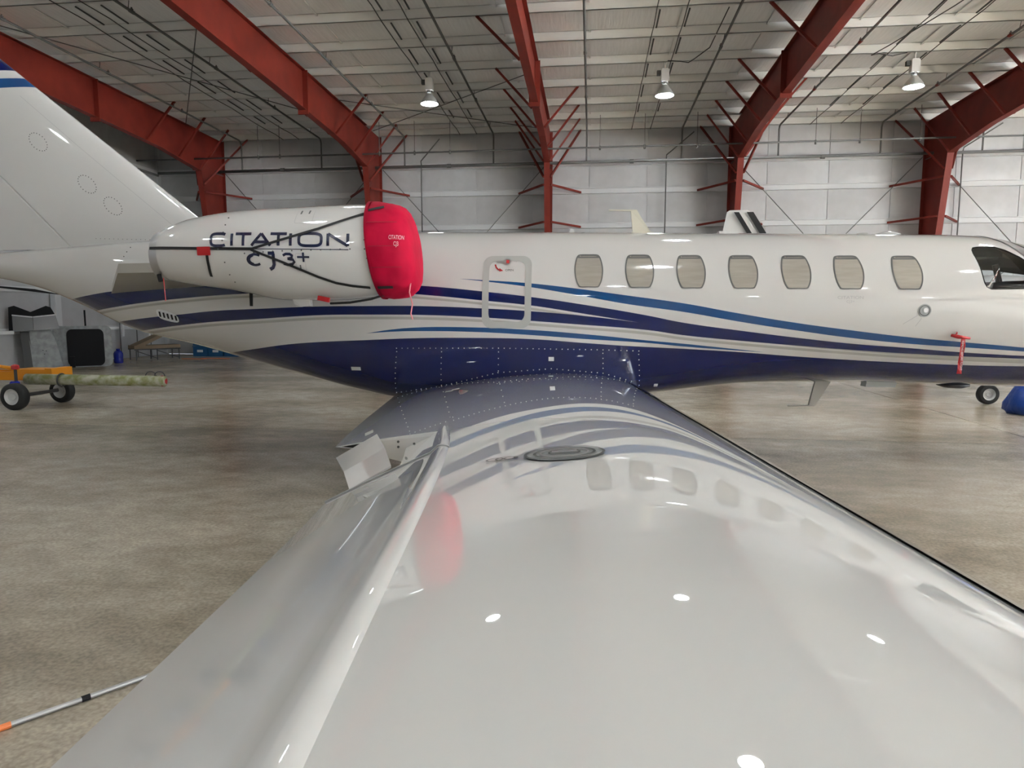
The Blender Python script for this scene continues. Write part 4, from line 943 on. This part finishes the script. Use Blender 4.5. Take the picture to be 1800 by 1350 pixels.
# folding bed
bd = put(tag(empty('folding_bed'), 'tan folding bed with a raised back and dark metal legs by the left wall', 'bed'), -14.1, 19.6)
bd.rotation_euler.z = -TH+R(52)
MB().box((.0, -.3, .36), (1.35, .3, .46)).build('mattress', M_tan, bd)
MB().prism([(.05, -.3, .46), (1.05, -.3, .92), (1.12, -.3, .86), (.18, -.3, .40)], 0, (0, .6, 0)).build('raised_back', M_tan, bd)
MB().tube([(0, -.3, .34), (1.35, -.3, .34)], .018, 6).tube([(0, .3, .34), (1.35, .3, .34)], .018, 6).build('bed_frame', M_wire, bd)
for x in (.05, .65, 1.3):
    for y in (-.3, .3): MB().tube([(x, y, .34), (x, y, 0)], .016, 6).build('leg', M_wire, bd)
for x0, x1 in ((.05, .65), (.65, 1.3)): MB().tube([(x0, -.3, .3), (x1, -.3, .05)], .012, 6).build('cross_bar', M_wire, bd)
# shelf stand and white notice frame on the wall behind the bed
sh = put(tag(empty('wall_shelf'), 'white bracket shelf on the left wall above the water bottle', 'shelf'), -14.7, 18.4, 1.0); sh.rotation_euler.z = -TH+R(60)
MB().box((0, -.2, 0), (.9, .0, .05)).build('shelf_board', M_girt, sh); MB().box((.1, -.18, -.85), (.5, -.14, 0)).build('bracket', M_girt, sh)
MB().tube([(.02, -.1, 0), (.02, -.1, .55)], .025, 6).build('black_post', M_dark, sh)
o = put(MB().box((0, -.05, 0), (.06, 0, .9)).box((.9, -.05, 0), (.96, 0, .9)).box((0, -.05, .84), (.96, 0, .9)).box((0, -.05, .45), (.96, 0, .51)).build('white_window_frame', M_girt), -14.75, 20.1, .72); o.rotation_euler.z = -TH+R(70)
tag(o, 'white painted frame on the left wall behind the folding bed', 'frame')
# blue crates in the far corner
for i, (u, z, c) in enumerate([(-13.3, 0, 0), (-12.75, 0, 1), (-12.2, 0, 2), (-13.3, .36, 3), (-12.75, .36, 4), (-12.2, .36, 5)]):
    b_ = put(empty('storage_crate'), u, 21.6, z); tag(b_, ['blue crate on the floor, leftmost in the far left corner', 'blue crate on the floor, middle of the far left corner row', 'blue crate on the floor, rightmost of the far left corner row', 'blue crate stacked on top, leftmost in the far left corner', 'blue crate stacked on top, middle of the far left corner', 'blue crate stacked on top, rightmost of the far left corner'][i], 'crate', 'blue crates in the far corner')
    MB().box((0, 0, 0), (.50, .4, .31)).box((.02, -.01, .05), (.48, 0, .10)).build('crate_body', M_crate, b_)
    MB().box((-.01, -.015, .31), (.51, .41, .345)).build('lid', M_crate, b_); MB().box((.15, -.012, .14), (.35, 0, .22)).build('crate_label', M_placard, b_)
o = put(MB().tube([(0, 0, .012), (.3, .1, .012), (.6, -.05, .012), (.75, .15, .012), (.5, .25, .012), (.9, .3, .012), (1.5, .2, .012)], .012, 5).build('extension_cord', M_orange, None, True), -12.9, 20.3)
tag(o, 'orange extension cord coiled on the floor near the folding bed', 'cord')
# rod lying on the floor near the camera
rd = put(tag(empty('floor_rod'), 'thin grey rod with an orange grip and black band lying on the floor', 'rod'), -2.185, 2.10)
d = Vector((.24, .31, 0)).normalized(); P = lambda t: Vector((0, 0, .012))+d*t
MB().tube([P(.06), P(1.5)], .010, 8).build('shaft', M_rod, rd); MB().tube([P(-.02), P(.085)], .0125, 8).build('orange_grip', M_orange, rd)
MB().tube([P(-.05), P(-.02)], .013, 8).build('black_tip', M_dark, rd); MB().tube([P(.315), P(.345)], .0125, 8).build('black_band', M_dark, rd)

# small airplane parked behind the jet, only its fin tip and wheels in view
sp_ = put(tag(empty('parked_light_airplane'), 'small white airplane parked behind the jet, showing its striped fin tip and wheels', 'airplane'), 6.9, 12.6)
rg = []
for x, z, r in ((-5.2, 1.75, .12), (-3.5, 1.65, .25), (-1.8, 1.6, .45), (0, 1.55, .55), (1.2, 1.5, .5), (2.2, 1.45, .42), (2.8, 1.42, .2)): rg.append([(x, r*math.cos(a), z+r*1.1*math.sin(a)) for a in [2*math.pi*k/20 for k in range(20)]])
MB().rings(rg).build('fuselage', M_white_lit, sp_, True)
rg = [[(x, y, z) for x, y in foil(le, te, .08, 10)] for z, le, te in ((1.75, -3.2, -4.75), (2.9, -3.92, -4.62), (3.26, -4.15, -4.55), (3.29, -4.2, -4.50))]
sf = MB().rings(rg).build('fin', M_white_lit, sp_, True, 40)
for (l0, l1, mt) in ((-.03, .10, M_dark), (.24, .34, M_dark)):
    MB().grid([[(-3.2-.72*(z-1.75)/1.15-.0-l0*.9, -.085+.02*(z-1.75), z), (-3.2-.72*(z-1.75)/1.15-l1*.9, -.095+.02*(z-1.75), z)] for z in (1.9, 2.4, 2.9, 3.25)]).build('fin_stripe', mt, sf)
for y, x in ((-.55, -.36), (-.95, -.06)):
    g = MB().tube([(x, y, .17), (x+.12, y+.35, .42), (.1, -.2, 1.15)], [.025, .03, .04], 8).build('gear_leg', M_wire, sp_, True)
    wheel(g, (x, y, .165), .165, .12)
wgr = [[(x, y, 1.15+.06*abs(y)+q) for x, q in foil(.9, -.6, .12, 8)] for y in (.2, 2.5, 4.5)]
MB().rings(wgr).build('wing', M_white_lit, sp_, True)
# blue covered bundle at the right edge
bb = put(tag(empty('blue_bundle'), 'crumpled blue tarpaulin bundle on the floor at the right edge', 'bundle'), 6.55, 10.95)
rg = []
for i, (z, r) in enumerate(((0, .26), (.05, .32), (.15, .34), (.28, .30), (.40, .22), (.50, .13), (.54, .04))):
    rg.append([(r*(1+.10*math.sin(3*a+i)+.06*math.sin(7*a-2*i))*math.cos(a), r*(1+.10*math.sin(3*a+i))*math.sin(a), z) for a in [2*math.pi*k/28 for k in range(28)]])
MB().rings(rg).build('bundle_cloth', M_bluebag, bb, True); MB().tube([(.13*math.cos(a), .13*math.sin(a), .48) for a in [R(30*k) for k in range(12)]], .012, 6, True).build('tie_cord', M_bluep, bb)
